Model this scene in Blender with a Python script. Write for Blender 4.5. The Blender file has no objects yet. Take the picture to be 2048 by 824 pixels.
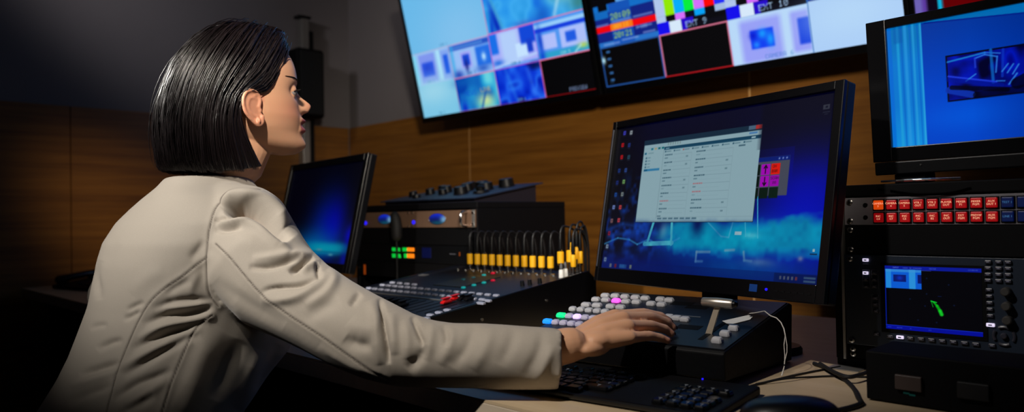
import bpy, bmesh, math, random
import numpy as np
from mathutils import Matrix, Vector
random.seed(7); RNG = np.random.default_rng(7)
COL = bpy.context.scene.collection
PI = math.pi
# ---------------------------------------------------------------- camera model (used to survey the place from the photo)
FPX = 1500.0; YAW, PITCH, ROLL = [math.radians(a) for a in (45.6, .8, -1.0)]; CH = 1.0
cf = np.array([-math.sin(YAW)*math.cos(PITCH), math.cos(YAW)*math.cos(PITCH), math.sin(PITCH)])
cr = np.array([math.cos(YAW), math.sin(YAW), 0.0]); cu = np.cross(cr, cf)
cr, cu = cr*math.cos(ROLL)+cu*math.sin(ROLL), -cr*math.sin(ROLL)+cu*math.cos(ROLL)
CC = np.array([0, 0, CH])
def ray(x, y): return cf+cr*(x-1024)/FPX-cu*(y-412)/FPX
def at_d(x, y, d): return CC+ray(x, y)*d
def at_z(x, y, z): q = ray(x, y); return CC+q*(z-CH)/q[2]
def at_y(x, y, v): q = ray(x, y); return CC+q*v/q[1]
def at_x(x, y, v): q = ray(x, y); return CC+q*v/q[0]
def proj(P):
    d = P-CC; z = d@cf
    return 1024+FPX*(d@cr)/z, 412-FPX*(d@cu)/z
class Pan:
    """a flat rectangle surveyed from its bottom corners and one point of its left edge"""
    def __init__(s, BL, BR, top):
        s.BL = np.array(BL, float); BR = np.array(BR, float)
        e = BR-s.BL; s.W = np.linalg.norm(e); s.ex = e/s.W
        q = ray(*top); t = ((s.BL-CC)@s.ex)/(q@s.ex); P = CC+q*t; u = P-s.BL
        s.hv = np.linalg.norm(u); s.ez = u/s.hv; s.n = np.cross(s.ex, s.ez); s.ey = -s.n
    def uv(s, x, y):
        q = ray(x, y); t = ((s.BL-CC)@s.n)/(q@s.n); P = CC+q*t-s.BL
        return P@s.ex, P@s.ez
    def M(s): 
        return Matrix(((s.ex[0], s.ey[0], s.ez[0], s.BL[0]), (s.ex[1], s.ey[1], s.ez[1], s.BL[1]), (s.ex[2], s.ey[2], s.ez[2], s.BL[2]), (0, 0, 0, 1)))
# ---------------------------------------------------------------- materials
def srgb(c):
    c = np.asarray(c, float)/255.0
    return np.where(c <= .04045, c/12.92, ((c+.055)/1.055)**2.4)
_m = {}
def mat(name, rgb, rough=.5, metal=0.0, noise=.12, scale=40, bump=0.0, spec=.5, emit=None, estr=1.0, lin=False):
    if name in _m: return _m[name]
    m = bpy.data.materials.new(name); m.use_nodes = True; n = m.node_tree.nodes; l = m.node_tree.links
    b = n['Principled BSDF']; c = tuple(rgb) if lin else tuple(srgb(rgb))
    b.inputs['Roughness'].default_value = rough; b.inputs['Metallic'].default_value = metal
    b.inputs['Specular IOR Level'].default_value = spec
    tc = n.new('ShaderNodeTexCoord'); t = n.new('ShaderNodeTexNoise'); t.inputs['Scale'].default_value = scale; t.inputs['Detail'].default_value = 5
    l.new(tc.outputs['Object'], t.inputs['Vector'])
    mx = n.new('ShaderNodeMix'); mx.data_type = 'RGBA'
    mx.inputs[6].default_value = (*[min(1, k*(1+noise)) for k in c], 1); mx.inputs[7].default_value = (*[k*(1-noise) for k in c], 1)
    l.new(t.outputs['Fac'], mx.inputs[0]); l.new(mx.outputs[2], b.inputs['Base Color'])
    if bump:
        bp = n.new('ShaderNodeBump'); bp.inputs['Strength'].default_value = bump; bp.inputs['Distance'].default_value = .002
        l.new(t.outputs['Fac'], bp.inputs['Height']); l.new(bp.outputs['Normal'], b.inputs['Normal'])
    if emit is not None:
        b.inputs['Emission Color'].default_value = (*srgb(emit), 1); b.inputs['Emission Strength'].default_value = estr
    _m[name] = m; return m
def screen_mat(strength):
    k = 'screen_%g' % strength
    if k in _m: return _m[k]
    m = bpy.data.materials.new(k); m.use_nodes = True; n = m.node_tree.nodes; l = m.node_tree.links
    b = n['Principled BSDF']; b.inputs['Base Color'].default_value = (.004, .004, .005, 1); b.inputs['Roughness'].default_value = .5; b.inputs['Specular IOR Level'].default_value = .06
    a = n.new('ShaderNodeAttribute'); a.attribute_name = 'picture'
    l.new(a.outputs['Color'], b.inputs['Emission Color']); b.inputs['Emission Strength'].default_value = strength
    _m[k] = m; return m
def wood_mat(name, dark, light, along='X', scale=1.0, rough=.5):
    m = bpy.data.materials.new(name); m.use_nodes = True; n = m.node_tree.nodes; l = m.node_tree.links
    b = n['Principled BSDF']; b.inputs['Roughness'].default_value = rough
    tc = n.new('ShaderNodeTexCoord'); mp = n.new('ShaderNodeMapping')
    s = {'X': (.6, 14, 14), 'Y': (14, .6, 14), 'XY': (.6, .6, 16)}[along]
    mp.inputs['Scale'].default_value = [k*scale for k in s]
    t = n.new('ShaderNodeTexNoise'); t.inputs['Scale'].default_value = 2.2; t.inputs['Detail'].default_value = 8; t.inputs['Roughness'].default_value = .65; t.inputs['Distortion'].default_value = .3
    l.new(tc.outputs['Object'], mp.inputs[0]); l.new(mp.outputs[0], t.inputs['Vector'])
    r = n.new('ShaderNodeValToRGB'); e = r.color_ramp.elements
    e[0].position = .32; e[0].color = (*srgb(dark), 1); e[1].position = .7; e[1].color = (*srgb(light), 1)
    l.new(t.outputs['Fac'], r.inputs[0]); l.new(r.outputs[0], b.inputs['Base Color'])
    bp = n.new('ShaderNodeBump'); bp.inputs['Strength'].default_value = .15; bp.inputs['Distance'].default_value = .001
    l.new(t.outputs['Fac'], bp.inputs['Height']); l.new(bp.outputs['Normal'], b.inputs['Normal'])
    _m[name] = m; return m
# ---------------------------------------------------------------- mesh helpers
def ident(): return Matrix.Identity(4)
def M4(loc=(0, 0, 0), rz=0, rx=0, ry=0):
    return Matrix.Translation(loc) @ Matrix.Rotation(rz, 4, 'Z') @ Matrix.Rotation(rx, 4, 'X') @ Matrix.Rotation(ry, 4, 'Y')
class MB:
    def __init__(s, M=None): s.v = []; s.f = []; s.m = []; s.M = M or ident()
    def add(s, vs, fs, mi=0):
        o = len(s.v); s.v += [tuple(s.M @ Vector([float(c) for c in p])) for p in vs]
        s.f += [tuple(i+o for i in f) for f in fs]; s.m += [mi]*len(fs); return s
    def box(s, x0, x1, y0, y1, z0, z1, mi=0):
        return s.add([(x, y, z) for z in (z0, z1) for y in (y0, y1) for x in (x0, x1)],
                     [(0, 2, 3, 1), (4, 5, 7, 6), (0, 1, 5, 4), (2, 6, 7, 3), (0, 4, 6, 2), (1, 3, 7, 5)], mi)
    def cbox(s, c, d, mi=0): return s.box(c[0]-d[0]/2, c[0]+d[0]/2, c[1]-d[1]/2, c[1]+d[1]/2, c[2]-d[2]/2, c[2]+d[2]/2, mi)
    def keycap(s, c, d, inset, mi=0):
        x, y, z = c; a, b, h = d[0]/2, d[1]/2, d[2]
        i = inset
        rings = [((a-.0003), (b-.0003), 0), (a, b, h*.35), (a-i*.5, b-i*.5, h*.8), (a-i, b-i, h)]
        vs = []
        for (p, q, w) in rings:
            k = min(p, q)*.35
            vs += [(x+sx*(p-(k if j else 0)), y+sy*(q-(0 if j else k)), z+w) for sx, sy, j in
                   ((1, -1, 0), (1, 1, 0), (1, 1, 1), (-1, 1, 1), (-1, 1, 0), (-1, -1, 0), (-1, -1, 1), (1, -1, 1))]
        fs = [(8*r+k, 8*r+(k+1) % 8, 8*r+8+(k+1) % 8, 8*r+8+k) for r in range(3) for k in range(8)]
        fs += [tuple(range(24, 32)), tuple(reversed(range(8)))]
        return s.add(vs, fs, mi)
    def loft(s, rings, cap=(1, 1), mi=0):
        n = len(rings[0]); vs = [p for r in rings for p in r]
        fs = [(k*n+i, k*n+(i+1) % n, (k+1)*n+(i+1) % n, (k+1)*n+i) for k in range(len(rings)-1) for i in range(n)]
        if cap[0]: c = len(vs); vs.append(np.mean(np.array(rings[0], float), axis=0)); fs += [(c, (i+1) % n, i) for i in range(n)]
        if cap[1]: c = len(vs); vs.append(np.mean(np.array(rings[-1], float), axis=0)); b = (len(rings)-1)*n; fs += [(c, b+i, b+(i+1) % n) for i in range(n)]
        return s.add(vs, fs, mi)
    def tube(s, path, r, n=10, cap=(1, 1), mi=0, flat=1.0, up=None, roundends=False):
        P = [np.array(p, float) for p in path]; R = list(r) if hasattr(r, '__len__') else [r]*len(P)
        if roundends:
            for e in (0, -1):
                d = (P[0]-P[1]) if e == 0 else (P[-1]-P[-2]); d = d/np.linalg.norm(d); b, rr = P[e], R[e]
                ex = [(b+d*rr*math.sin(a), rr*math.cos(a)) for a in (math.radians(25), math.radians(50), math.radians(72), math.radians(86))]
                if e == 0: P = [q[0] for q in reversed(ex)]+P; R = [q[1] for q in reversed(ex)]+R
                else: P = P+[q[0] for q in ex]; R = R+[q[1] for q in ex]
        rings = []; u = np.array(up, float) if up is not None else None
        for i, p in enumerate(P):
            t = P[min(i+1, len(P)-1)]-P[max(i-1, 0)]; t = t/(np.linalg.norm(t)+1e-12)
            if u is None: u = np.array([0, 0, 1.0]) if abs(t[2]) < .9 else np.array([1.0, 0, 0])
            w = u-t*(u@t); w = w/(np.linalg.norm(w)+1e-12); b = np.cross(t, w)
            if up is None: u = w
            rings.append([p+R[i]*(math.cos(2*PI*k/n)*b+flat*math.sin(2*PI*k/n)*w) for k in range(n)])
        return s.loft(rings, cap, mi)
    def cyl(s, p0, p1, r0, r1=None, n=20, mi=0): return s.tube([p0, p1], [r0, r0 if r1 is None else r1], n, mi=mi)
    def lathe(s, prof, n=28, c=(0, 0, 0), mi=0):
        rings = [[(c[0]+r*math.cos(2*PI*k/n), c[1]+r*math.sin(2*PI*k/n), c[2]+z) for k in range(n)] for r, z in prof]
        return s.loft(rings, (1, 1), mi)
    def ball(s, c, r, nu=20, nv=12, mi=0):
        r = r if hasattr(r, '__len__') else (r, r, r)
        rings = [[(c[0]+r[0]*math.sin(a)*math.cos(2*PI*k/nu), c[1]+r[1]*math.sin(a)*math.sin(2*PI*k/nu), c[2]-r[2]*math.cos(a)) for k in range(nu)] for a in [PI*(j+.5)/nv for j in range(nv)]]
        return s.loft(rings, (1, 1), mi)
    def prism(s, poly, y0, y1, mi=0):      # polygon in xz (counter-clockwise seen from -y)
        n = len(poly); vs = [(p[0], y0, p[1]) for p in poly]+[(p[0], y1, p[1]) for p in poly]
        fs = [tuple(range(n)), tuple(reversed(range(n, 2*n)))]+[((i+1) % n, i, n+i, n+(i+1) % n) for i in range(n)]
        return s.add(vs, fs, mi)
    def prismx(s, poly, x0, x1, mi=0):     # polygon in yz
        n = len(poly); vs = [(x0, p[0], p[1]) for p in poly]+[(x1, p[0], p[1]) for p in poly]
        fs = [tuple(reversed(range(n))), tuple(range(n, 2*n))]+[(i, (i+1) % n, n+(i+1) % n, n+i) for i in range(n)]
        return s.add(vs, fs, mi)
    def build(s, name, mats, parent=None, bevel=0, smooth=False, seg=2, angle=35):
        me = bpy.data.meshes.new(name); me.from_pydata(s.v, [], s.f); 
        for m in (mats if isinstance(mats, (list, tuple)) else [mats]): me.materials.append(m)
        if any(s.m): me.polygons.foreach_set('material_index', s.m)
        if smooth:
            me.polygons.foreach_set('use_smooth', [True]*len(s.f)); me.set_sharp_from_angle(angle=math.radians(angle))
        me.update(); o = bpy.data.objects.new(name, me); COL.objects.link(o)
        if parent: o.parent = parent
        if bevel:
            b = o.modifiers.new('bevel', 'BEVEL'); b.width = bevel; b.segments = seg; b.limit_method = 'ANGLE'; b.angle_limit = math.radians(40)
        return o
def tag(o, label, cat, group=None):
    o['label'] = label; o['category'] = cat
    if group: o['group'] = group
    return o
def struct(o): o['kind'] = 'structure'; return o
def thing(name, label, cat, M=None, group=None):
    e = bpy.data.objects.new(name, None); COL.objects.link(e); e.empty_display_size = .05
    if M is not None: e.matrix_world = M
    return tag(e, label, cat, group)
def dup(root, M, label=None):
    r = root.copy(); COL.objects.link(r); r.matrix_world = M
    if label: r['label'] = label
    for ch in list(root.children):
        c = ch.copy(); COL.objects.link(c); c.parent = r
        for g in list(ch.children):
            d = g.copy(); COL.objects.link(d); d.parent = c
    return r
def text_mesh(name, body, size, m, parent, M, thick=.0002, label=None):
    cu_ = bpy.data.curves.new(name, 'FONT'); cu_.body = body; cu_.size = size; cu_.align_x = 'CENTER'; cu_.align_y = 'CENTER'; cu_.extrude = thick; cu_.resolution_u = 2
    o = bpy.data.objects.new(name, cu_); COL.objects.link(o)
    dg = bpy.context.evaluated_depsgraph_get(); me = bpy.data.meshes.new_from_object(o.evaluated_get(dg))
    bpy.data.objects.remove(o); me.name = name; me.transform(M); me.materials.clear(); me.materials.append(m)
    q = bpy.data.objects.new(name, me); COL.objects.link(q); q.parent = parent
    return q
# ---------------------------------------------------------------- pictures on screens: one coloured vertex per screen pixel
FONT = dict(zip('ABCDEFGHIJKLMNOPQRSTUVWXYZ0123456789:-', [bytes.fromhex(h) for h in
 '7E1111117E 7F49494936 3E41414122 7F4141221C 7F49494941 7F09090901 3E4149497A 7F0808087F 00417F4100 2040413F01 7F08142241 7F40404040 7F020C027F 7F0408107F 3E4141413E 7F09090906 3E4151215E 7F09192946 4649494931 01017F0101 3F4040403F 1F2040201F 3F4038403F 6314081463 0708700807 6151494543 3E5149453E 00427F4000 4261514946 2141454B31 1814127F10 2745454539 3C4A494930 0171090503 3649494936 064949291E 0036360000 0808080808'.split()]))
def vnoise(h, w, cell, seed):
    r = np.random.default_rng(seed); gh, gw = int(h/cell)+3, int(w/cell)+3; g = r.random((gh, gw))
    y = np.arange(h)/cell; x = np.arange(w)/cell; yi = y.astype(int); xi = x.astype(int); fy = (y-yi)[:, None]; fx = (x-xi)[None]
    fy = fy*fy*(3-2*fy); fx = fx*fx*(3-2*fx)
    a = g[yi][:, xi]; b = g[yi][:, xi+1]; c = g[yi+1][:, xi]; d = g[yi+1][:, xi+1]
    return (a*(1-fx)+b*fx)*(1-fy)+(c*(1-fx)+d*fx)*fy
class Img:
    """picture addressed in u (right) and v (up), both in units of the picture's width"""
    def __init__(s, w, asp, bg=(0, 0, 0)):
        s.w = w; s.h = int(round(w*asp)); s.asp = asp; s.a = np.zeros((s.h, s.w, 3)); s.a[:] = bg
        s.U = (np.arange(s.w)+.5)[None]/w+np.zeros((s.h, 1)); s.V = (np.arange(s.h)+.5)[:, None]/w+np.zeros((1, s.w))
    def mask(s, k, c, al=1.0): k = (np.clip(k, 0, 1)*al)[..., None]; s.a = s.a*(1-k)+np.asarray(c, float)*k
    def rect(s, u0, v0, u1, v1, c, al=1.0, soft=0):
        if u1 < u0: u0, u1 = u1, u0
        if v1 < v0: v0, v1 = v1, v0
        f = soft or 1.0/s.w
        s.mask(np.clip((s.U-u0)/f+.5, 0, 1)*np.clip((u1-s.U)/f+.5, 0, 1)*np.clip((s.V-v0)/f+.5, 0, 1)*np.clip((v1-s.V)/f+.5, 0, 1), c, al)
    def frame(s, u0, v0, u1, v1, c, t=.003, al=1):
        s.rect(u0, v0, u1, v0+t, c, al); s.rect(u0, v1-t, u1, v1, c, al); s.rect(u0, v0, u0+t, v1, c, al); s.rect(u1-t, v0, u1, v1, c, al)
    def blob(s, u, v, ru, rv, c, al=1.0, p=2, ang=0):
        du, dv = s.U-u, s.V-v; ca, sa = math.cos(ang), math.sin(ang)
        s.mask(np.exp(-(np.abs((du*ca+dv*sa)/ru)**p+np.abs((-du*sa+dv*ca)/rv)**p)), c, al)
    def line(s, u0, v0, u1, v1, t, c, al=1.0, soft=None):
        d = np.array([u1-u0, v1-v0]); L = d@d+1e-12; k = np.clip(((s.U-u0)*d[0]+(s.V-v0)*d[1])/L, 0, 1)
        dist = np.hypot(s.U-u0-k*d[0], s.V-v0-k*d[1]); f = soft or 1.0/s.w
        s.mask(np.clip((t/2-dist)/f+.5, 0, 1), c, al)
    def noise(s, u0, v0, u1, v1, cols, cell=8, seed=1, al=1.0, sx=1.0):
        n = vnoise(s.h, int(s.w/sx)+2, cell, seed)*.65+vnoise(s.h, int(s.w/sx)+2, cell/2.3, seed+50)*.35
        n = n[:, (np.arange(s.w)/sx).astype(int)]; n = np.clip((n-.22)/.56, 0, .999)*(len(cols)-1); i = n.astype(int); f = (n-i)[..., None]
        cc = np.array(cols, float); c = cc[i]*(1-f)+cc[np.minimum(i+1, len(cols)-1)]*f
        k = ((s.U >= u0) & (s.U <= u1) & (s.V >= v0) & (s.V <= v1))[..., None]*al; s.a = s.a*(1-k)+c*k
    def text(s, t, u, v, hgt, c, al=1.0):
        px = hgt/7
        for ch in t:
            if ch in FONT:
                for i, b in enumerate(FONT[ch]):
                    for j in range(7):
                        if b >> j & 1: s.rect(u+i*px, v+(6-j)*px, u+(i+1)*px, v+(7-j)*px, c, al)
            u += px*6
    def mesh(s, name, W, H, parent, M, strength=1.0, gain=1.0):
        h, w = s.h, s.w
        x = (np.linspace(0, 1, w))*W; z = np.linspace(0, 1, h)*H
        v = np.zeros((h, w, 3)); v[..., 0] = x[None]; v[..., 2] = z[:, None]
        v = v.reshape(-1, 3); R = np.array(M)[:3, :3]; v = v@R.T+np.array(M)[:3, 3]
        idx = np.arange(h*w).reshape(h, w); f = np.stack([idx[:-1, :-1], idx[:-1, 1:], idx[1:, 1:], idx[1:, :-1]], -1).reshape(-1, 4)
        me = bpy.data.meshes.new(name); me.vertices.add(len(v)); me.vertices.foreach_set('co', v.ravel())
        me.loops.add(f.size); me.loops.foreach_set('vertex_index', f.ravel().astype(np.int32)); me.polygons.add(len(f))
        me.polygons.foreach_set('loop_start', (np.arange(len(f))*4).astype(np.int32))
        try: me.polygons.foreach_set('loop_total', np.full(len(f), 4, np.int32))
        except Exception: pass
        at = me.color_attributes.new('picture', 'FLOAT_COLOR', 'POINT')
        c = np.ones((h*w, 4)); c[:, :3] = srgb(np.clip(s.a, 0, 255).reshape(-1, 3))*gain; at.data.foreach_set('color', c.ravel())
        me.materials.append(screen_mat(strength)); me.update(calc_edges=True); me.validate()
        o = bpy.data.objects.new(name, me); COL.objects.link(o); o.parent = parent; return o
# ---------------------------------------------------------------- materials of the place
BLK = mat('black_plastic', (8, 9, 12), .42, noise=.15, spec=.3)
BLK2 = mat('black_matte_plastic', (4, 4, 6), .7, noise=.2, spec=.15)
GLOSS = mat('glossy_black_plastic', (6, 6, 9), .28)
CASEB = mat('black_painted_case', (5, 5, 8), .6, spec=.2, noise=.25, scale=90, bump=.2)
STEEL = mat('bare_steel', (170, 168, 165), .3, 1.0)
ALU = mat('aluminium', (176, 174, 170), .4, .85, noise=.06, scale=20)
CHROME = mat('chrome', (205, 205, 205), .14, 1.0)
RUBBER = mat('black_rubber', (10, 10, 11), .7)
GREYP = mat('charcoal_grey_panel', (122, 118, 124), .55)
NAVY = mat('dark_slate_panel', (9, 14, 24), .45)
KEYG = mat('grey_translucent_keycap', (186, 186, 192), .35)
KEYD = mat('dark_keycap', (6, 7, 9), .16)
DARKKEY = mat('dark_button', (52, 52, 62), .3)
YEL = mat('yellow_label_tape', (240, 178, 10), .55)
WHITE = mat('white_plastic', (225, 225, 222), .45)
REDP = mat('red_fader_cap', (205, 18, 22), .4)
def glow(name, c, s): return mat(name, c, .4, emit=c, estr=s)
WALLP = mat('grey_painted_plaster', (128, 122, 124), .85, noise=.05, scale=6, bump=.15)
WOODW = wood_mat('oak_veneer_wall_panel', (112, 68, 20), (158, 104, 38), 'XY', 1.0, .45)
DESKM = wood_mat('pale_desk_laminate', (196, 172, 138), (208, 186, 154), 'X', 1.2, .38)
EDGEM = mat('pale_desk_edge_band', (206, 190, 168), .45)
FLOORM = mat('dark_carpet', (30, 29, 32), .95, noise=.3, scale=300, bump=.5)
CEILM = mat('grey_ceiling_board', (92, 90, 90), .9)
# ---------------------------------------------------------------- the room
XL, YB, ZW, ZC = -3.56, 2.25, 1.496, 2.75
XR, YF = 2.4, -2.2
struct(MB().box(XL-.1, XR+.1, YF-.1, YB+.1, -.1, 0).build('floor', FLOORM))
struct(MB().box(XL-.1, XR+.1, YF-.1, YB+.1, ZC, ZC+.1).build('ceiling', CEILM))
struct(MB().box(XL-.1, XR+.1, YB, YB+.1, 0, ZC).build('wall_back', WALLP))
struct(MB().box(XL-.1, XL, YF, YB, 0, ZC).build('wall_left', WALLP))
struct(MB().box(XR, XR+.1, YF, YB, 0, ZC).build('wall_right', WALLP))
struct(MB().box(XL-.1, XR+.1, YF-.1, YF, 0, ZC).build('wall_front', WALLP))
sx = [XL+.02, -2.547, -1.18, .187, 1.554, XR]
n = 1
for a, b in zip(sx[:-1], sx[1:]):
    struct(MB().box(a+.004, b-.004, YB-.018, YB, 0, ZW).build('trim_%d' % n, WOODW)); n += 1
for a in sx[1:-1]:
    struct(MB().box(a-.004, a+.004, YB-.0165, YB-.001, 0, ZW).build('trim_%d' % n, mat('pale_panel_joint', (196, 150, 92), .5))); n += 1
sy = [YB-.018, .88, -.49, -1.86, YF]
for a, b in zip(sy[:-1], sy[1:]):
    struct(MB().box(XL, XL+.018, b+.002, a-.002, 0, ZW).build('trim_%d' % n, WOODW)); n += 1
# ---------------------------------------------------------------- desk
DZ = .75
desk = thing('desk', 'long pale laminate desk along the room carrying all the equipment', 'desk', Matrix.Translation((-1.4, 1.2, 0)))
MB().box(-2.09, 2.0, -.51, .56, DZ-.004, DZ).build('desk_surface', DESKM, desk)
MB().box(-2.09, 2.0, -.51, .56, DZ-.034, DZ-.0042).build('desktop', EDGEM, desk, bevel=.0015)
for x in (-2.05, -1.0, .1, 1.2, 1.97):
    MB().box(x-.012, x+.012, -.42, .5, 0, DZ-.034).build('leg_panel', BLK2, desk)
MB().box(-2.04, 1.96, .30, .32, .25, DZ-.034).build('modesty_panel', BLK2, desk)
# ---------------------------------------------------------------- wall televisions
def c5(a, b): return 780+a/3.169, b/3.169
def c6(a, b): return 1160+a/3.4133, b/3.4133
def tv(p, W, img, label, bl=.012, br=.012):
    H = W*.5625; r = thing('wall_television', label, 'television', p.M(), 'screens hung side by side on the back wall')
    MB().box(-bl, W+br, .004, .035, -.024, H+.012).box(W*.1, W*.9, .035, .06, H*.15, H*.8).build('housing', BLK2, r, bevel=.002)
    MB().box(-bl, 0, -.004, .004, -.024, H+.012).box(W, W+br, -.004, .004, -.024, H+.012).box(0, W, -.004, .004, -.024, 0).box(0, W, -.004, .004, H, H+.012).build('bezel', GLOSS, r, bevel=.001)
    img.mesh('screen', W, H, r, Matrix.Translation((0, .0035, 0)), 1.0)
    MB().box(W*.35, W*.65, .06, .095, H*.2, H*.5).build('wall_bracket', BLK2, r)
    return r
y = 2.08
tp1 = Pan(at_y(848, 236, y), at_y(1193, 178, y), (800.5, 0))
tp2 = Pan(at_y(1212.7, 175, y), at_y(1730, 88, y), (1182, 0))
TW = tp1.W
def cell(im, i, j): return i*.25, j*.140625
def abstract(im, u0, v0, u1, v1, cols, cell=10, seed=1, al=1): im.noise(u0, v0, u1, v1, cols, cell, seed, al)
im = Img(448, .5625, (8, 8, 12)); R0, R1, R2 = .1406, .2812, .5625
im.rect(0, R1, .5, R2, (104, 184, 232)); im.blob(.35, .3, .25, .18, (140, 196, 238), .7)
im.noise(.5, R1, 1, R2, [(20, 110, 225), (40, 150, 235), (60, 170, 240), (40, 150, 225)], 40, 3)
im.blob(.56, .31, .018, .09, (0, 30, 180), .9, ang=.25); im.blob(.53, .30, .012, .05, (0, 50, 200), .8, ang=-.1); im.line(.545, .42, .585, .30, .008, (90, 190, 200), .6, soft=.02)
im.blob(.93, .40, .08, .06, (196, 214, 120), .85); im.line(.86, .29, .93, .42, .012, (190, 225, 240), .7, soft=.015); im.blob(.80, .30, .04, .03, (20, 90, 190), .7); im.blob(.98, .31, .04, .03, (60, 130, 120), .8); im.blob(.7, .29, .05, .012, (60, 90, 190), .6)
im.text('CAM 1', .2, .287, .012, (60, 120, 170), .8)
im.rect(.0, R0, .25, R1, (150, 192, 240)); im.rect(.04, .15, .15, .272, (128, 150, 238), soft=.01); im.rect(.055, .176, .135, .236, (40, 84, 226), soft=.012); im.blob(.09, .21, .03, .02, (30, 60, 200), .7); im.rect(.165, .15, .185, .276, (170, 225, 250), soft=.012); im.rect(.19, .15, .245, .27, (130, 165, 240), soft=.01); im.rect(.205, .17, .236, .25, (30, 90, 225), soft=.01); im.text('CAM 2', .07, .146, .012, (30, 120, 160))
im.rect(.0, R0, .02, R1, (110, 225, 240), .7, soft=.02)
im.rect(.25, R0, .5, R1, (150, 190, 245)); im.rect(.25, .255, .5, .276, (20, 70, 190), .9, soft=.008); im.rect(.27, .262, .46, .268, (120, 190, 240), .6, soft=.006); im.rect(.25, R0, .275, R1, (60, 170, 230), .7, soft=.015); im.rect(.315, .175, .38, .242, (166, 168, 246), soft=.01); im.rect(.325, .185, .37, .23, (24, 76, 220), soft=.01); im.blob(.345, .185, .012, .03, (20, 30, 130), .9); im.rect(.41, .17, .5, .25, (20, 100, 226), .9, soft=.015); im.blob(.285, .153, .03, .018, (20, 50, 170), .9); im.blob(.44, .16, .04, .014, (30, 80, 190), .8); im.blob(.455, .205, .012, .016, (190, 230, 255)); im.text('CAM 3', .34, .146, .012, (20, 90, 150))
im.rect(.5, R0, .75, R1, (168, 172, 248)); im.rect(.56, R0, .66, R1, (178, 206, 250), soft=.03); im.rect(.64, .17, .70, .222, (196, 226, 255), soft=.006); im.rect(.5, .2, .545, R1, (24, 110, 232), soft=.012); im.rect(.67, .215, .75, R1, (16, 70, 215), soft=.012); im.rect(.7, .18, .73, .23, (20, 60, 200), soft=.01); im.blob(.53, .165, .03, .012, (30, 110, 220), .9); im.rect(.5, R0, .75, .152, (80, 150, 240), .8, soft=.01); im.line(.5, .147, .75, .172, .008, (180, 210, 250), .8, soft=.006); im.text('CAM 4', .6, .146, .012, (30, 110, 150))
im.rect(.75, R0, 1, R1, (80, 150, 240)); im.rect(.75, .255, 1, .27, (150, 205, 250), soft=.006); im.rect(.75, .24, 1, .255, (20, 60, 220), soft=.006); im.rect(.78, .175, .85, .23, (176, 190, 250), soft=.008); im.rect(.87, .168, .99, .238, (172, 190, 250), soft=.008); im.rect(.895, .185, .945, .222, (30, 90, 225), soft=.01); im.blob(.77, .21, .012, .05, (20, 60, 200), .9); im.rect(.75, R0, 1, .165, (40, 160, 200), .9, soft=.01); im.blob(.97, .163, .025, .01, (190, 215, 90), .9); im.blob(.77, .153, .015, .02, (10, 60, 210), .9); im.line(.93, .145, .96, .165, .006, (180, 230, 240), .8, soft=.006); im.text('CAM 5', .86, .146, .011, (180, 230, 230))
im.rect(0, 0, .25, R0, (122, 196, 228)); im.blob(.1, .11, .14, .06, (160, 214, 234), .8); im.text('IN 1', .11, .005, .012, (40, 110, 150))
im.noise(.25, 0, .5, R0, [(0, 60, 170), (30, 150, 210), (90, 205, 225), (150, 225, 215), (60, 160, 220)], 58, 12); im.blob(.42, .03, .05, .03, (215, 232, 150), .9); im.line(.39, .0, .43, .07, .01, (10, 80, 170), .9, soft=.01); im.blob(.285, .01, .025, .035, (0, 30, 190), .9); im.blob(.31, .12, .06, .02, (10, 90, 180), .8); im.text('NEWS', .30, .06, .022, (10, 70, 200), .8); im.text('LIVE', .40, .066, .018, (240, 190, 90), .8)
im.noise(.5, 0, .75, R0, [(0, 10, 120), (0, 40, 200), (10, 60, 215), (30, 100, 235), (0, 30, 180)], 34, 22); im.line(.56, .14, .60, .0, .012, (50, 140, 240), .5, soft=.02); im.line(.68, .12, .70, .02, .02, (60, 130, 250), .5, soft=.02); im.rect(.7, .115, .75, R0, (0, 10, 60), .8, soft=.02); im.text('CAM 6', .6, .005, .011, (140, 220, 230))
im.rect(.75, 0, 1, R0, (2, 2, 4)); im.text('PREVIEW', .873, .009, .014, (150, 175, 225))
P_ = (226, 120, 160); RD = (170, 10, 20)
im.frame(.5, R1, 1, R2, P_, .0035); im.frame(.25, R0, .5, R1, P_, .002); im.frame(.5, R0, .75, R1, (150, 60, 220), .002); im.frame(.25, 0, .5, R0, P_, .0025, .8); im.frame(.5, 0, .75, R0, (200, 100, 180), .002, .7); im.frame(.75, 0, 1, R0, RD, .003); im.line(.75, R0, 1, R0, .004, P_); im.line(.752, 0, .752, R0, .003, P_); im.line(0, R1, .5, R1, .003, (190, 170, 210), .8)
tv(tp1, TW, im, 'leftmost wall television, its multiview showing mostly pale blue camera pictures')
im = Img(448, .5625, (8, 8, 12)); q = .906/1.0/TW
im.rect(0, 0, .25, R0, (2, 2, 4)); im.frame(0, 0, .25, R0, (34, 84, 160), .005)
for k in range(5): im.rect(.025, .02+k*.0245, .04, .027+k*.0245, (60, 120, 190), .8)
im.blob(.008, .095, .008, .012, (190, 240, 255)); im.text('10', .02, .012, .01, (70, 130, 190), .6)
im.rect(0, R0, .25, R1, (14, 34, 128)); im.rect(0, .255, .25, .2812, (16, 110, 200)); im.rect(0, R0, .25, .156, (40, 120, 205), .9)
im.rect(.065, R0, .155, R1, (18, 80, 180), .9); im.rect(0, .236, .06, .262, (16, 104, 190))
im.rect(0, .19, .25, .211, (240, 0, 6)); im.rect(.062, .19, .155, .213, (245, 120, 20)); im.text('00:18', .075, .1945, .015, (250, 190, 60))
im.text('20:09', .068, .226, .02, (170, 215, 70)); im.text('20:21', .07, .163, .019, (170, 215, 70))
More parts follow.
